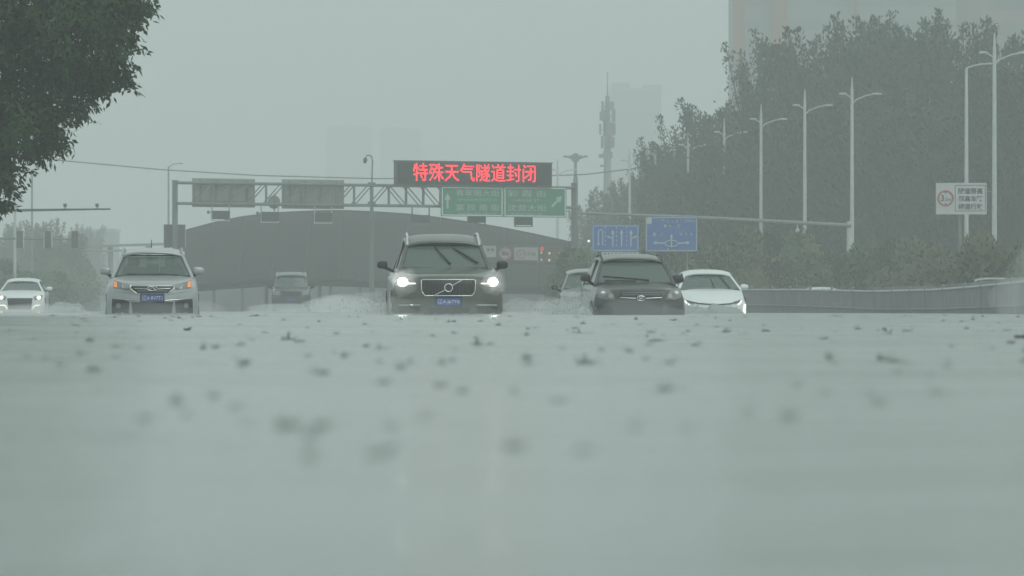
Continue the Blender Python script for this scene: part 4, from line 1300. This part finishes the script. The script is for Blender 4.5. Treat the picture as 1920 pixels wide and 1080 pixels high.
# ================================================================ far buildings
def building(name, label, x0, x1, ytop, D, dep, wall, group=None, cols=(), floors=0, wmat=None, steps=()):
    a, b = P(x0, 0, D), P(x1, 0, D)
    t = thing(name, ((a.x + b.x) / 2, D, -.7), label, 'building', group)
    hw = (b.x - a.x) / 2; h = H(ytop, D) + .1
    m_ = MB(); m_.box((-hw, 0, 0), (hw, dep, h)); m_.build('wall', wall, t)
    m_ = MB(); m_.box((-hw - .2, -.2, h), (hw + .2, dep + .2, h + .5)); m_.build('roof', M['signback'], t)
    for (c0, c1, ct_) in steps:
        xa, xb = P(c0, 0, D).x - t.location.x, P(c1, 0, D).x - t.location.x
        m_ = MB(); m_.box((xa, 1, h + .5), (xb, dep - 1, H(ct_, D))); m_.build('roof_block', wall, t)
    for (c0, c1) in cols:
        xa, xb = P(c0, 0, D).x - t.location.x, P(c1, 0, D).x - t.location.x
        m_ = MB(); m_.box((xa, -1.2, 0), (xb, -.003, h + .8)); m_.build('column', bpy.data.materials['red_brown_cladding'], t)
    if floors:
        fh = h / floors
        for k in range(floors):
            m_ = MB(); m_.box((-hw + .6, -.06, k * fh + 1), (hw - .6, .0 - .004, k * fh + 2.3)); wb_ = m_.build('window_band', wmat, t)
    return t
mat('red_brown_cladding', (.22, .1, .065), .7)
building('tower_block', 'pale tower block with red brown columns rising behind the dense trees', 1374, 1830, -190, 600, 12, mat('pale_tower_wall', (.2, .225, .22), .7, noise=.1, nscale=.1),
         cols=((1374, 1396), (1448, 1475), (1604, 1608)), floors=18, wmat=mat('tower_glazing', (.15, .18, .18), .3))
building('apartment_tower', 'brownish tower block behind the trees at the top right corner', 1840, 2080, -150, 520, 30, mat('brown_tower_wall', (.22, .19, .175), .8, noise=.1, nscale=.1), floors=16, wmat=mat('brown_tower_glazing', (.14, .14, .14), .3))
FW = mat('far_wall', (.1, .11, .11), .8)
building('tower_block', 'faint hazy tower block with a notched top beside the antenna mast', 1146, 1240, 168, 1450, 40, FW, steps=((1148, 1182, 154), (1207, 1239, 158)), floors=14, wmat=mat('far_glazing', (.07, .08, .08), .4))
building('tower_block', 'barely visible tower block in the haze above the second sign back', 612, 692, 240, 1950, 40, FW, steps=((622, 682, 234),), floors=10, wmat=bpy.data.materials['far_glazing'])
building('tower_block', 'barely visible tower block in the haze left of the message board', 712, 786, 244, 1950, 40, FW, steps=((722, 770, 238),), floors=10, wmat=bpy.data.materials['far_glazing'])
building('low_building', 'long low hazy building beyond the traffic signals', 140, 212, 434, 850, 14, mat('low_wall', (.12, .11, .11), .8), floors=2, wmat=bpy.data.materials['far_glazing'])
# distant footbridge
b0 = P(245, HY, 470); D = 470
t = thing('footbridge', (b0.x, D, -.7), 'thin hazy bridge deck behind the silver car', 'bridge')
xa, xb = P(130, 0, D).x - b0.x, P(352, 0, D).x - b0.x
m_ = MB(); m_.add([(xa, 0, H(463, D)), (xb, 0, H(456, D)), (xb, 2.5, H(456, D)), (xa, 2.5, H(463, D)), (xa, 0, H(459, D)), (xb, 0, H(452, D)), (xb, 2.5, H(452, D)), (xa, 2.5, H(459, D))],
                  [(0, 1, 5, 4), (1, 2, 6, 5), (2, 3, 7, 6), (3, 0, 4, 7), (4, 5, 6, 7), (0, 3, 2, 1)]); m_.build('deck', M['steel'], t)
m_ = MB(); m_.tube([(xa, 0, H(470, D)), (xb, 0, H(465, D))], .1, 6); m_.build('beam', M['steel'], t)
for q_ in (.02, .34, .66, .98):
    x = xa + (xb - xa) * q_
    m_ = MB(); m_.tube([(x, 1.2, 0), (x, 1.2, H(459, D))], .25, 8); m_.build('pier', M['steel'], t)

# ================================================================ trees and shrubs
def leafmat(name, c1, c2):
    m = mat(name, c1, .85, spec=.12)
    n = m.node_tree; b = n.nodes['Principled BSDF']
    ge = n.nodes.new('ShaderNodeNewGeometry')
    tc = n.nodes.new('ShaderNodeTexCoord')
    t = n.nodes.new('ShaderNodeTexNoise'); t.inputs['Scale'].default_value = .9; t.inputs['Detail'].default_value = 3
    n.links.new(tc.outputs['Object'], t.inputs['Vector'])
    ad = n.nodes.new('ShaderNodeMath'); ad.operation = 'MULTIPLY_ADD'
    n.links.new(ge.outputs['Random Per Island'], ad.inputs[0]); ad.inputs[1].default_value = .5
    n.links.new(t.outputs['Fac'], ad.inputs[2])
    r = n.nodes.new('ShaderNodeValToRGB')
    r.color_ramp.elements[0].color = (*c1, 1); r.color_ramp.elements[1].color = (*c2, 1)
    r.color_ramp.elements[0].position = .45; r.color_ramp.elements[1].position = .95
    n.links.new(ad.outputs[0], r.inputs['Fac'])
    n.links.new(r.outputs['Color'], b.inputs['Base Color'])
    return m
LEAF_DK = leafmat('dark_wet_leaves', (.02, .046, .018), (.032, .066, .026))
LEAF_NEAR = leafmat('near_tree_leaves', (.018, .046, .018), (.052, .105, .038))
LEAF_OL = leafmat('olive_shrub_leaves', (.085, .1, .042), (.12, .137, .058))
LEAF_GR = leafmat('green_shrub_leaves', (.07, .105, .045), (.095, .15, .06))

class Leaves:
    def __init__(s, seed): s.v = []; s.f = []; s.n = []; s.r = random.Random(seed)
    def leaf(s, p, d, L, w, out=None):
        """pointed leaf, folded slightly, growing from p along d"""
        r = s.r
        d = Vector(d).normalized()
        u = d.cross(Vector((r.uniform(-1, 1), r.uniform(-1, 1), r.uniform(-1, 1)))).normalized()
        b = len(s.v)
        m1 = p + d * L * .45
        s.v += [tuple(p), tuple(m1 + u * w), tuple(p + d * L), tuple(m1 - u * w)]
        if out is not None:
            n = (out.normalized() + Vector((0, 0, .35)) + gauss3(r, .12)).normalized()
            g = u.cross(d)
            s.f.append((b, b + 1, b + 2, b + 3) if g.dot(n) > 0 else (b, b + 3, b + 2, b + 1))
            s.n.append(n)
        else:
            s.f.append((b, b + 1, b + 2, b + 3)); s.n.append(None)
    def build(s, name, m, parent=None):
        me = bpy.data.meshes.new(name); me.from_pydata(s.v, [], s.f); me.materials.append(m)
        if s.n and s.n[0] is not None:
            me.polygons.foreach_set('use_smooth', [True] * len(s.f))
            me.normals_split_custom_set([tuple(n) for n in s.n for _ in range(4)])
        o = bpy.data.objects.new(name, me); COL.objects.link(o); o.parent = parent
        return o

def gauss3(r, s): return Vector((r.gauss(0, s), r.gauss(0, s), r.gauss(0, s)))

def plume_tree(seed, h, rad, n_pl, per, lm, low=.12, name='tree'):
    """broad tree built of upswept plumes, their tips breaking the outline"""
    t = thing(name, (0, 0, 0), '', 'tree')
    r = random.Random(seed)
    tr = MB()
    tr.tube([(0, 0, 0), (.1, 0, h * .25), (-.05, .1, h * .5), (.05, 0, h * .85)], [h * .018, h * .014, h * .01, .04], 9)
    lv = Leaves(seed + 1)
    for k in range(n_pl):
        a = r.uniform(0, 2 * math.pi)
        z0 = h * (low + .62 * r.random() ** 1.1)
        q = z0 / h
        out = rad * (1.15 - .75 * q) * r.uniform(.55, 1.1)
        up = h * r.uniform(.14, .26) * (1.2 - .3 * q)
        if q > .6: up = h * r.uniform(.18, .34)
        b = Vector((0, 0, z0 * .82))
        e = Vector((math.cos(a) * out, math.sin(a) * out, min(z0 + up, h * r.uniform(.93, 1.04))))
        m_ = b.lerp(e, .55) + Vector((math.cos(a), math.sin(a), 0)) * out * .22 + Vector((0, 0, -.04 * h))
        tr.tube([b, m_, e], [.08, .05, .02], 4, cap=False)
        for i in range(per):
            s_ = r.random() ** .8
            p = b * (1 - s_) ** 2 + m_ * 2 * s_ * (1 - s_) + e * s_ * s_
            w_ = (.85 * (1 - s_) ** .8 + .07) * rad * .2
            p = p + gauss3(r, w_)
            d = (e - m_).normalized() + gauss3(r, .45)
            lv.leaf(p, d, r.uniform(.2, .4), r.uniform(.04, .08), Vector((p.x, p.y, (p.z - h * .45) * .5)))
    tr.build('trunk', M['bark'], t, smooth=True)
    lv.build('crown', lm, t)
    return t

tA = plume_tree(21, 18, 5.2, 120, 300, LEAF_DK)
tB = plume_tree(33, 16, 4.6, 105, 300, LEAF_DK)
tC = plume_tree(47, 14, 4.8, 95, 300, leafmat('mid_green_leaves', (.034, .054, .027), (.052, .072, .036)))
src = {'A': [tA, 18, 0], 'B': [tB, 16, 0], 'C': [tC, 14, 0]}
def put_tree(kind, px, ytop, D, rz, lb, wide=1., grp='dense trees rising behind the street lamps'):
    s = src[kind]
    t = s[0] if not s[2] else copy_tree(s[0]); s[2] = 1
    p = P(px, 0, D)
    t.location = (p.x, D, -.6)
    k = H(ytop, D) / s[1]
    t.scale = (k * wide, k * wide, k)
    t.rotation_euler = (0, 0, rz)
    t['label'] = lb; t['category'] = 'tree'; t['group'] = grp
    return t
for args in (
    ('B', 1262, 262, 352, 1.0, 'tree at the left foot of the dense slope of trees', 1.),
    ('A', 1308, 200, 345, 2.1, 'tree with forked upswept tips at the left shoulder of the tree mass', 1.15),
    ('B', 1368, 188, 335, .4, 'tree whose tip reaches the foot of the red brown column of the tower', 1.15),
    ('A', 1436, 100, 322, 3.0, 'upswept tree crossing the left column of the tower block', .72),
    ('C', 1400, 250, 300, 3.9, 'lower tree in front of the slope, behind the fifth lamp pole', 1.2),
    ('A', 1478, 66, 312, 4.2, 'tall tree crossing the second column of the tower block', 1.08),
    ('B', 1540, 50, 310, 5.0, 'tall tree rising above the twin-arm lamp third in height', 1.12),
    ('A', 1612, 25, 305, 1.2, 'tallest pointed tree, just right of the middle of the tower block', 1.12),
    ('B', 1686, 30, 300, 2.7, 'broad-topped tree next to the tallest one on its right', 1.12),
    ('A', 1760, 42, 296, .2, 'tall tree behind the white sign and the single-arm lamp', 1.12),
    ('B', 1835, 40, 290, 3.6, 'tall tree between the single-arm lamp and the tallest lamp', 1.12),
    ('C', 1500, 200, 292, .9, 'lower bushy tree behind the lamp third in height', 1.3),
    ('C', 1640, 170, 285, 2.2, 'lower bushy tree right of the second tallest lamp', 1.4),
    ('C', 1745, 180, 280, 4.4, 'lower bushy tree directly behind the white sign', 1.35),
    ('A', 1880, 105, 275, 2.9, 'tree with loose tips behind the tallest street lamp', 1.08),
    ('C', 1948, 130, 262, 5.6, 'tree cut off by the right edge of the view', 1.),
    ('C', 1330, 320, 318, 1.7, 'low tree in front of the left shoulder of the tree mass', 1.3)):
    put_tree(*args[:6], wide=args[6])
for args in (
    ('C', 1160, 345, 410, 2.0, 'small hazy tree just right of the gantry post', 1.),
    ('B', 1206, 338, 400, 1.3, 'small hazy tree below the free-standing lamp', 1.1),
    ('C', 1118, 388, 425, .3, 'smallest hazy tree beside the right gantry post', 1.1),
    ('B', 1238, 320, 380, .3, 'hazy tree between the small lamps and the dense slope', 1.1)):
    put_tree(*args[:6], wide=args[6], grp='hazy trees right of the gantry')
for args in (
    ('C', 8, 425, 480, 0, 'hazy tree cut off by the left edge behind the signals', 1.2),
    ('B', 48, 418, 500, 2, 'hazy tree behind the leftmost traffic signal', 1.1),
    ('C', 82, 412, 470, 4, 'taller hazy tree behind the middle traffic signal', .9),
    ('B', 112, 436, 430, 5, 'hazy low tree behind the darkest traffic signal', 1.5),
    ('C', 165, 422, 620, 1, 'very faint tree rising behind the low building', .8)):
    put_tree(*args[:6], wide=args[6], grp='hazy trees at the left')

# shrubs filling the belt under the lamps
def bush(seed, rx, ry, h, n, lm):
    t = thing('shrub', (0, 0, 0), '', 'shrub')
    r = random.Random(seed); lv = Leaves(seed)
    lobes = [(Vector((r.uniform(-.75, .75) * rx, r.uniform(-.7, .7) * ry, r.uniform(.1, .85) * h)), r.uniform(.28, .5)) for _ in range(14)]
    for i in range(n):
        c, q = r.choice(lobes)
        v = gauss3(r, 1).normalized() * (q * r.random() ** .4)
        p = c + Vector((v.x * rx, v.y * ry, v.z * h * .6))
        if p.z < .1: p.z = r.uniform(.1, .8)
        lv.leaf(p, v + Vector((0, 0, .6)) + gauss3(r, .5), r.uniform(.15, .3), r.uniform(.04, .075), Vector((p.x / rx, p.y / ry, p.z / h - .3)))
    m_ = MB()
    for k in range(7):
        a = r.uniform(0, 6.28); m_.tube([(0, 0, 0), (math.cos(a) * rx * .3, math.sin(a) * ry * .3, h * .4), (math.cos(a) * rx * .6, math.sin(a) * ry * .6, h * .8)], [.06, .04, .015], 4)
    m_.build('stem', M['bark'], t); lv.build('foliage', lm, t)
    return t
bs = [[bush(61, 2.7, 2., 4.2, 14000, LEAF_OL), 0], [bush(67, 2.5, 1.9, 3.8, 13000, LEAF_GR), 0], [bush(73, 2.9, 2.1, 4.6, 15000, LEAF_OL), 0]]
def put_bush(i, px, ytop, D, rz, lb, grp):
    b = bs[i]
    t = b[0] if not b[1] else copy_tree(b[0]); b[1] = 1
    p = P(px, 0, D); t.location = (p.x, D, -.6)
    k = H(ytop, D) / (4.2, 3.8, 4.6)[i] / 1.22
    t.scale = (max(k, .8), max(k, .8), k); t.rotation_euler = (0, 0, rz)
    t['label'] = lb; t['category'] = 'shrub'; t['group'] = grp
SH = 'olive green roadside shrub in the dense belt below the street lamps'
G1 = 'olive shrubs in the belt below the street lamps'
r6 = random.Random(4)
for (px, yt, D, wh) in ((1095, 446, 262, 'directly right of the gantry post'), (1140, 420, 266, 'behind the blue lane sign'), (1190, 425, 262, 'between the two blue signs'), (1245, 405, 262, 'behind the left half of the blue direction sign'),
                    (1300, 398, 262, 'behind the right edge of the blue direction sign'), (1355, 408, 256, 'under the fifth lamp pole'), (1408, 420, 250, 'at the foot of the fourth tallest lamp'), (1460, 408, 256, 'between the third and fourth tallest lamps'),
                    (1515, 414, 250, 'at the foot of the third tallest lamp'), (1568, 432, 247, 'just left of the pole of the cantilever arm'), (1620, 430, 240, 'just right of the pole of the cantilever arm'),
                    (1672, 428, 236, 'second right of the pole of the cantilever arm'), (1728, 415, 230, 'below and left of the white sign'), (1785, 410, 226, 'under the white sign'), (1330, 470, 246, 'low behind the roof of the white sedan'),
                    (1450, 480, 240, 'low above the fence, right of the white sedan'), (1560, 486, 236, 'low above the white car roof showing over the fence'), (1690, 480, 226, 'low above the middle of the fence'), (1760, 470, 216, 'low above the fence left of the dark car roof'),
                    (1220, 470, 250, 'right behind the roof of the black SUV'), (1500, 500, 225, 'lowest, touching the fence at the white car roof'), (1390, 500, 228, 'lowest, beside the mirror of the white sedan'), (1620, 495, 225, 'lowest, at the dip of the fence'),
                    (1280, 500, 235, 'lowest, between the black SUV and the white sedan'), (1160, 490, 240, 'mostly hidden behind the black SUV')):
    i = r6.choice((0, 1, 2, 2, 0))
    put_bush(i, px, yt, D, r6.uniform(0, 6.28), (('olive shrub ', 'greener shrub ', 'large olive shrub ')[i]) + wh, G1)
for (px, yt, D, lb) in ((1868, 378, 207, 'tall shrub covering the lower right corner of the white sign'), (1925, 350, 200, 'tallest shrub, at the right edge below the tallest lamp'),
                        (1830, 440, 205, 'shrub directly below the white sign'), (1895, 455, 196, 'lower shrub at the right edge above the fence'), (1960, 400, 190, 'shrub cut off by the right edge of the view')):
    put_bush(2 if px != 1830 else 0, px, yt, D, px * .7, lb, 'shrubs round the white sign')
for (px, yt, D, lb) in ((-20, 470, 330, 'greenish low shrub cut off at the left edge behind the white sedan'), (30, 500, 340, 'hazy shrub behind the white sedan'), (85, 496, 350, 'hazy shrub right behind the mirror of the white sedan'), (125, 478, 420, 'faint shrub between the white sedan and the silver car')):
    put_bush(1, px, yt, D, px * .3, lb, 'hazy shrubs at the left')

# the near tree hanging in at the top left
D0 = 90.
nt_ = thing('tree', (P(-330, 0, D0).x, D0, -.6), 'large dark leafy tree hanging into the top left corner', 'tree')
O = nt_.location.copy()
lv = Leaves(5); r = random.Random(8)
blobs = [(-150, 0, 190, 1.), (20, -60, 160, 1.), (150, -90, 140, 1.), (190, 20, 62, .95), (232, -5, 45, .6), (120, 60, 105, 1.), (205, 95, 36, .6), (215, 60, 28, .4), (50, 140, 105, 1.), (138, 140, 58, .9), (190, 145, 32, .35), (150, 205, 18, .2), (235, 150, 14, .12), (225, 120, 20, .2), (250, 75, 12, .1), (270, 10, 12, .1), (84, 208, 44, .7), (40, 235, 52, .8),
         (0, 290, 48, .8), (-40, 330, 60, .8), (82, 258, 22, .25), (102, 262, 17, .2), (95, 240, 14, .15), (60, 278, 22, .3), (8, 335, 22, .35), (-6, 378, 18, .25), (-100, 200, 150, 1.), (-250, 100, 180, 1.), (-260, -80, 180, 1.), (246, 45, 16, .12), (258, 12, 14, .12)]
tot = sum(b[2] ** 2 * b[3] ** .5 for b in blobs)
tw = MB()
crown_c = P(-120, -40, D0)
for (bx, by, br, dep) in blobs:
    c = P(bx, by, D0) + Vector((0, r.uniform(-1, 1) * dep, 0)); R_ = br * D0 / F
    n_ = int(80000 * br * br / tot) + 60
    tw.tube([P(-330, 130, D0) - O, (P(-330, 130, D0) - O).lerp(c - O, .5) + Vector((0, 0, .4)), c - O], [.1, .06, .02], 5, cap=False)
    for i in range(n_ // 9):
        # small sprays of drooping leaves
        v = gauss3(r, 1).normalized() * (R_ * r.random() ** .36)
        v.y *= 1.1 if dep > .5 else .8
        p = c + v - O
        ax = Vector((r.uniform(-1, 1), r.uniform(-1, 1), r.uniform(-.9, .2))).normalized()
        for k in range(9):
            pp = p + ax * (k * .035) + gauss3(r, .03)
            lv.leaf(pp, ax * .6 + gauss3(r, .5) + Vector((0, 0, -.35)), r.uniform(.09, .17), r.uniform(.02, .036), (v + Vector((0, 0, .1 * R_))) * 1.)
tw.tube([(0, 0, 0), (.1, 0, 2), (0, .1, 4.5), (.2, 0, 8)], [.3, .26, .2, .08], 12)
tw.build('trunk', M['bark'], nt_, smooth=True)
lv.build('crown', LEAF_NEAR, nt_)

# ================================================================ spray, foam and low mist thrown up by the cars
MIST = volmat('tyre_spray', (.95, .96, .96), .38, .1)
MIST2 = volmat('thin_spray', (.95, .96, .96), .22, .1)
DROP = mat('thrown_water_drops', (.38, .41, .4), .3)
def puff(name, lb, parts, m, seed):
    """soft lumps of spray; parts = (px, py, D, rx, ry, rz)"""
    r = random.Random(seed)
    mb = MB()
    from mathutils import noise as nz
    for (px, py, D, rx, ry, rz) in parts:
        c = P(px, py, D)
        bm = bmesh.new(); bmesh.ops.create_icosphere(bm, subdivisions=4, radius=1)
        vs = []
        for v in bm.verts:
            k = 1 + .4 * nz.noise(v.co * 1.2 + Vector((px, seed, 0))) + .12 * nz.noise(v.co * 3 + Vector((px, seed, 3)))
            q = Vector((c.x + v.co.x * k * rx, c.y + v.co.y * k * ry, c.z + v.co.z * k * rz))
            vs.append(q)
        mb.add(vs, [tuple(v.index for v in f.verts) for f in bm.faces]); bm.free()
    o = mb.build(name, m, smooth=True, angle=180)
    if m is MIST:
        # thrown drops inside and above the mist
        db = MB()
        for (px, py, D, rx, ry, rz) in parts:
            c = P(px, py, D)
            for k in range(55):
                x = c.x + r.gauss(0, .55) * rx; y_ = c.y + r.gauss(0, .5) * ry
                z = .02 + abs(r.gauss(0, .6)) * (c.z + rz)
                s_ = r.uniform(.004, .012)
                db.tube([(x, y_, z), (x + r.uniform(-.02, .02), y_, z + s_ * r.uniform(1, 5))], [s_, s_ * .4], 4)
        tag(db.build('spray_drops', DROP), lb.replace('spray', 'water drops', 1), 'spray', kind='stuff')
    return tag(o, lb, 'spray', kind='stuff')
puff('water_spray', 'pale spray thrown up behind the right side of the dark grey SUV', [(985, 577, 93, .46, .9, .17), (1035, 575, 96, .4, .9, .2), (1072, 572, 96, .26, .7, .24)], MIST, 1)
puff('water_spray', 'pale spray beside the front wheel of the black SUV', [(1088, 577, 93.2, .22, .5, .22), (1060, 580, 92.5, .35, .6, .18)], MIST, 2)
puff('water_spray', 'pale spray left of the dark grey SUV', [(640, 575, 95, .5, 1., .2), (690, 570, 92, .38, .9, .24), (715, 578, 88, .2, .6, .17)], MIST, 3)
puff('water_spray', 'thin mist low over the water round the silver car', [(284, 592, 92.6, 1.1, .7, .3), (200, 590, 96, .6, 1.2, .28), (375, 590, 97, .6, 1.4, .26)], MIST2, 4)
puff('water_spray', 'thin mist low in front of the dark grey SUV', [(840, 596, 85.4, 1.15, .6, .3), (745, 590, 86.8, .4, .8, .3)], MIST2, 5)
puff('water_spray', 'thin mist low in front of the black SUV', [(1200, 596, 93.2, 1.05, .6, .34)], MIST2, 6)
puff('water_spray', 'pale spray drifting over the fence at the right edge', [(1945, 575, 112, 1.0, 2.2, .75), (1990, 530, 108, 1.1, 2., 1.4)], volmat('drifting_spray', (.95, .96, .96), .12, .1), 7)
puff('water_spray', 'added mist balls giving the bright headlights of the dark grey SUV their glow', [(757, 529, 86.9, .24, .3, .24), (925, 529, 86.9, .22, .3, .22)], volmat('headlight_glow_mist', (.97, .97, .96), .5, .3), 12)  # mist added only round the lamps, to give them a glow
puff('water_spray', 'pale spray in front of the small distant SUV', [(546, 584, 218, 2.2, 3, .35), (640, 575, 215, 1.8, 4, .5)], MIST2, 8)
puff('water_spray', 'mist low round the white sedan at the far left', [(50, 590, 170, 2.4, 3, .35)], MIST2, 9)

FOAM = mat('churned_foam_water', (.3, .33, .325), .5, noise=.12, nscale=5, bump=.3, bscale=14)
def foam(lb, pts, D, dy, seed, nm='bow_wave'):
    """a ridge of churned water: pts = (px, py top); its foot is the flood"""
    r = random.Random(seed); mb = MB()
    from mathutils import noise as nz
    cols = []
    n = 70
    for i in range(n + 1):
        px, py = curve(pts, i / n)
        top = P(px, py, D)
        hgt = max(.0, top.z)
        col = []
        for j in range(13):
            a = math.pi * j / 12
            y = D - math.cos(a) * dy
            z = hgt * math.sin(a) ** 1.2
            x = top.x
            w_ = .25 * hgt * nz.noise(Vector((x * 3, y * 3, seed))) + .1 * hgt * nz.noise(Vector((x * 11, y * 11, seed)))
            col.append((x + w_ * .5, y + w_, max(-.02, z + w_ * math.sin(a)) if 0 < j < 12 else -.03))
        cols.append(col)
    mb.add([p for c in cols for p in c], [(i * 13 + j, i * 13 + j + 1, (i + 1) * 13 + j + 1, (i + 1) * 13 + j) for i in range(n) for j in range(12)])
    x0, x1 = P(pts[0][0], 0, D).x, P(pts[-1][0], 0, D).x
    for k in range(60):
        i = r.random(); px, py = curve(pts, i); z = P(px, py, D).z
        mb.ball((x0 + (x1 - x0) * i, D - r.uniform(-.4, 1) * dy, z * r.uniform(.6, 1.25)), r.uniform(.008, .022), 1)
    return tag(mb.build(nm, FOAM, smooth=True, angle=70), lb, 'wave', kind='stuff')
foam('smooth white bow wave pushed up in front of the white sedan', [(1262, 591), (1270, 583), (1278, 575), (1292, 573), (1312, 575.5), (1326, 578), (1334, 572.5), (1352, 571.5), (1372, 575), (1388, 582), (1397, 591)], 125.2, .8, 1)
foam('rolling wake beside the white sedan at the far left', [(93, 590), (98, 572), (104, 566.5), (125, 567), (138, 570), (148, 568), (155, 574), (158, 590)], 172, 1., 2)
foam('low churned water along the left side of the black SUV', [(1020, 592), (1040, 586), (1062, 583), (1080, 578), (1096, 574), (1106, 578), (1112, 592)], 94.2, .5, 3)
foam('low foam line at the waterline of the dark grey SUV', [(722, 593), (735, 589), (770, 588.5), (800, 590), (850, 589.4), (900, 588.8), (935, 589), (948, 593)], 86.4, .3, 4)
foam('low foam line at the waterline of the silver car', [(190, 592), (205, 588), (240, 588), (290, 589), (330, 587.4), (365, 588), (380, 592)], 94., .3, 5)

# ================================================================ haze: the rain-filled air round everything
hz = MB()
hz.box((-1000, -80, -1.8), (1000, 3100, 112))
tag(hz.build('haze', volmat('rain_haze', (.955, .98, .975), HAZE, .2)), kind='stuff')
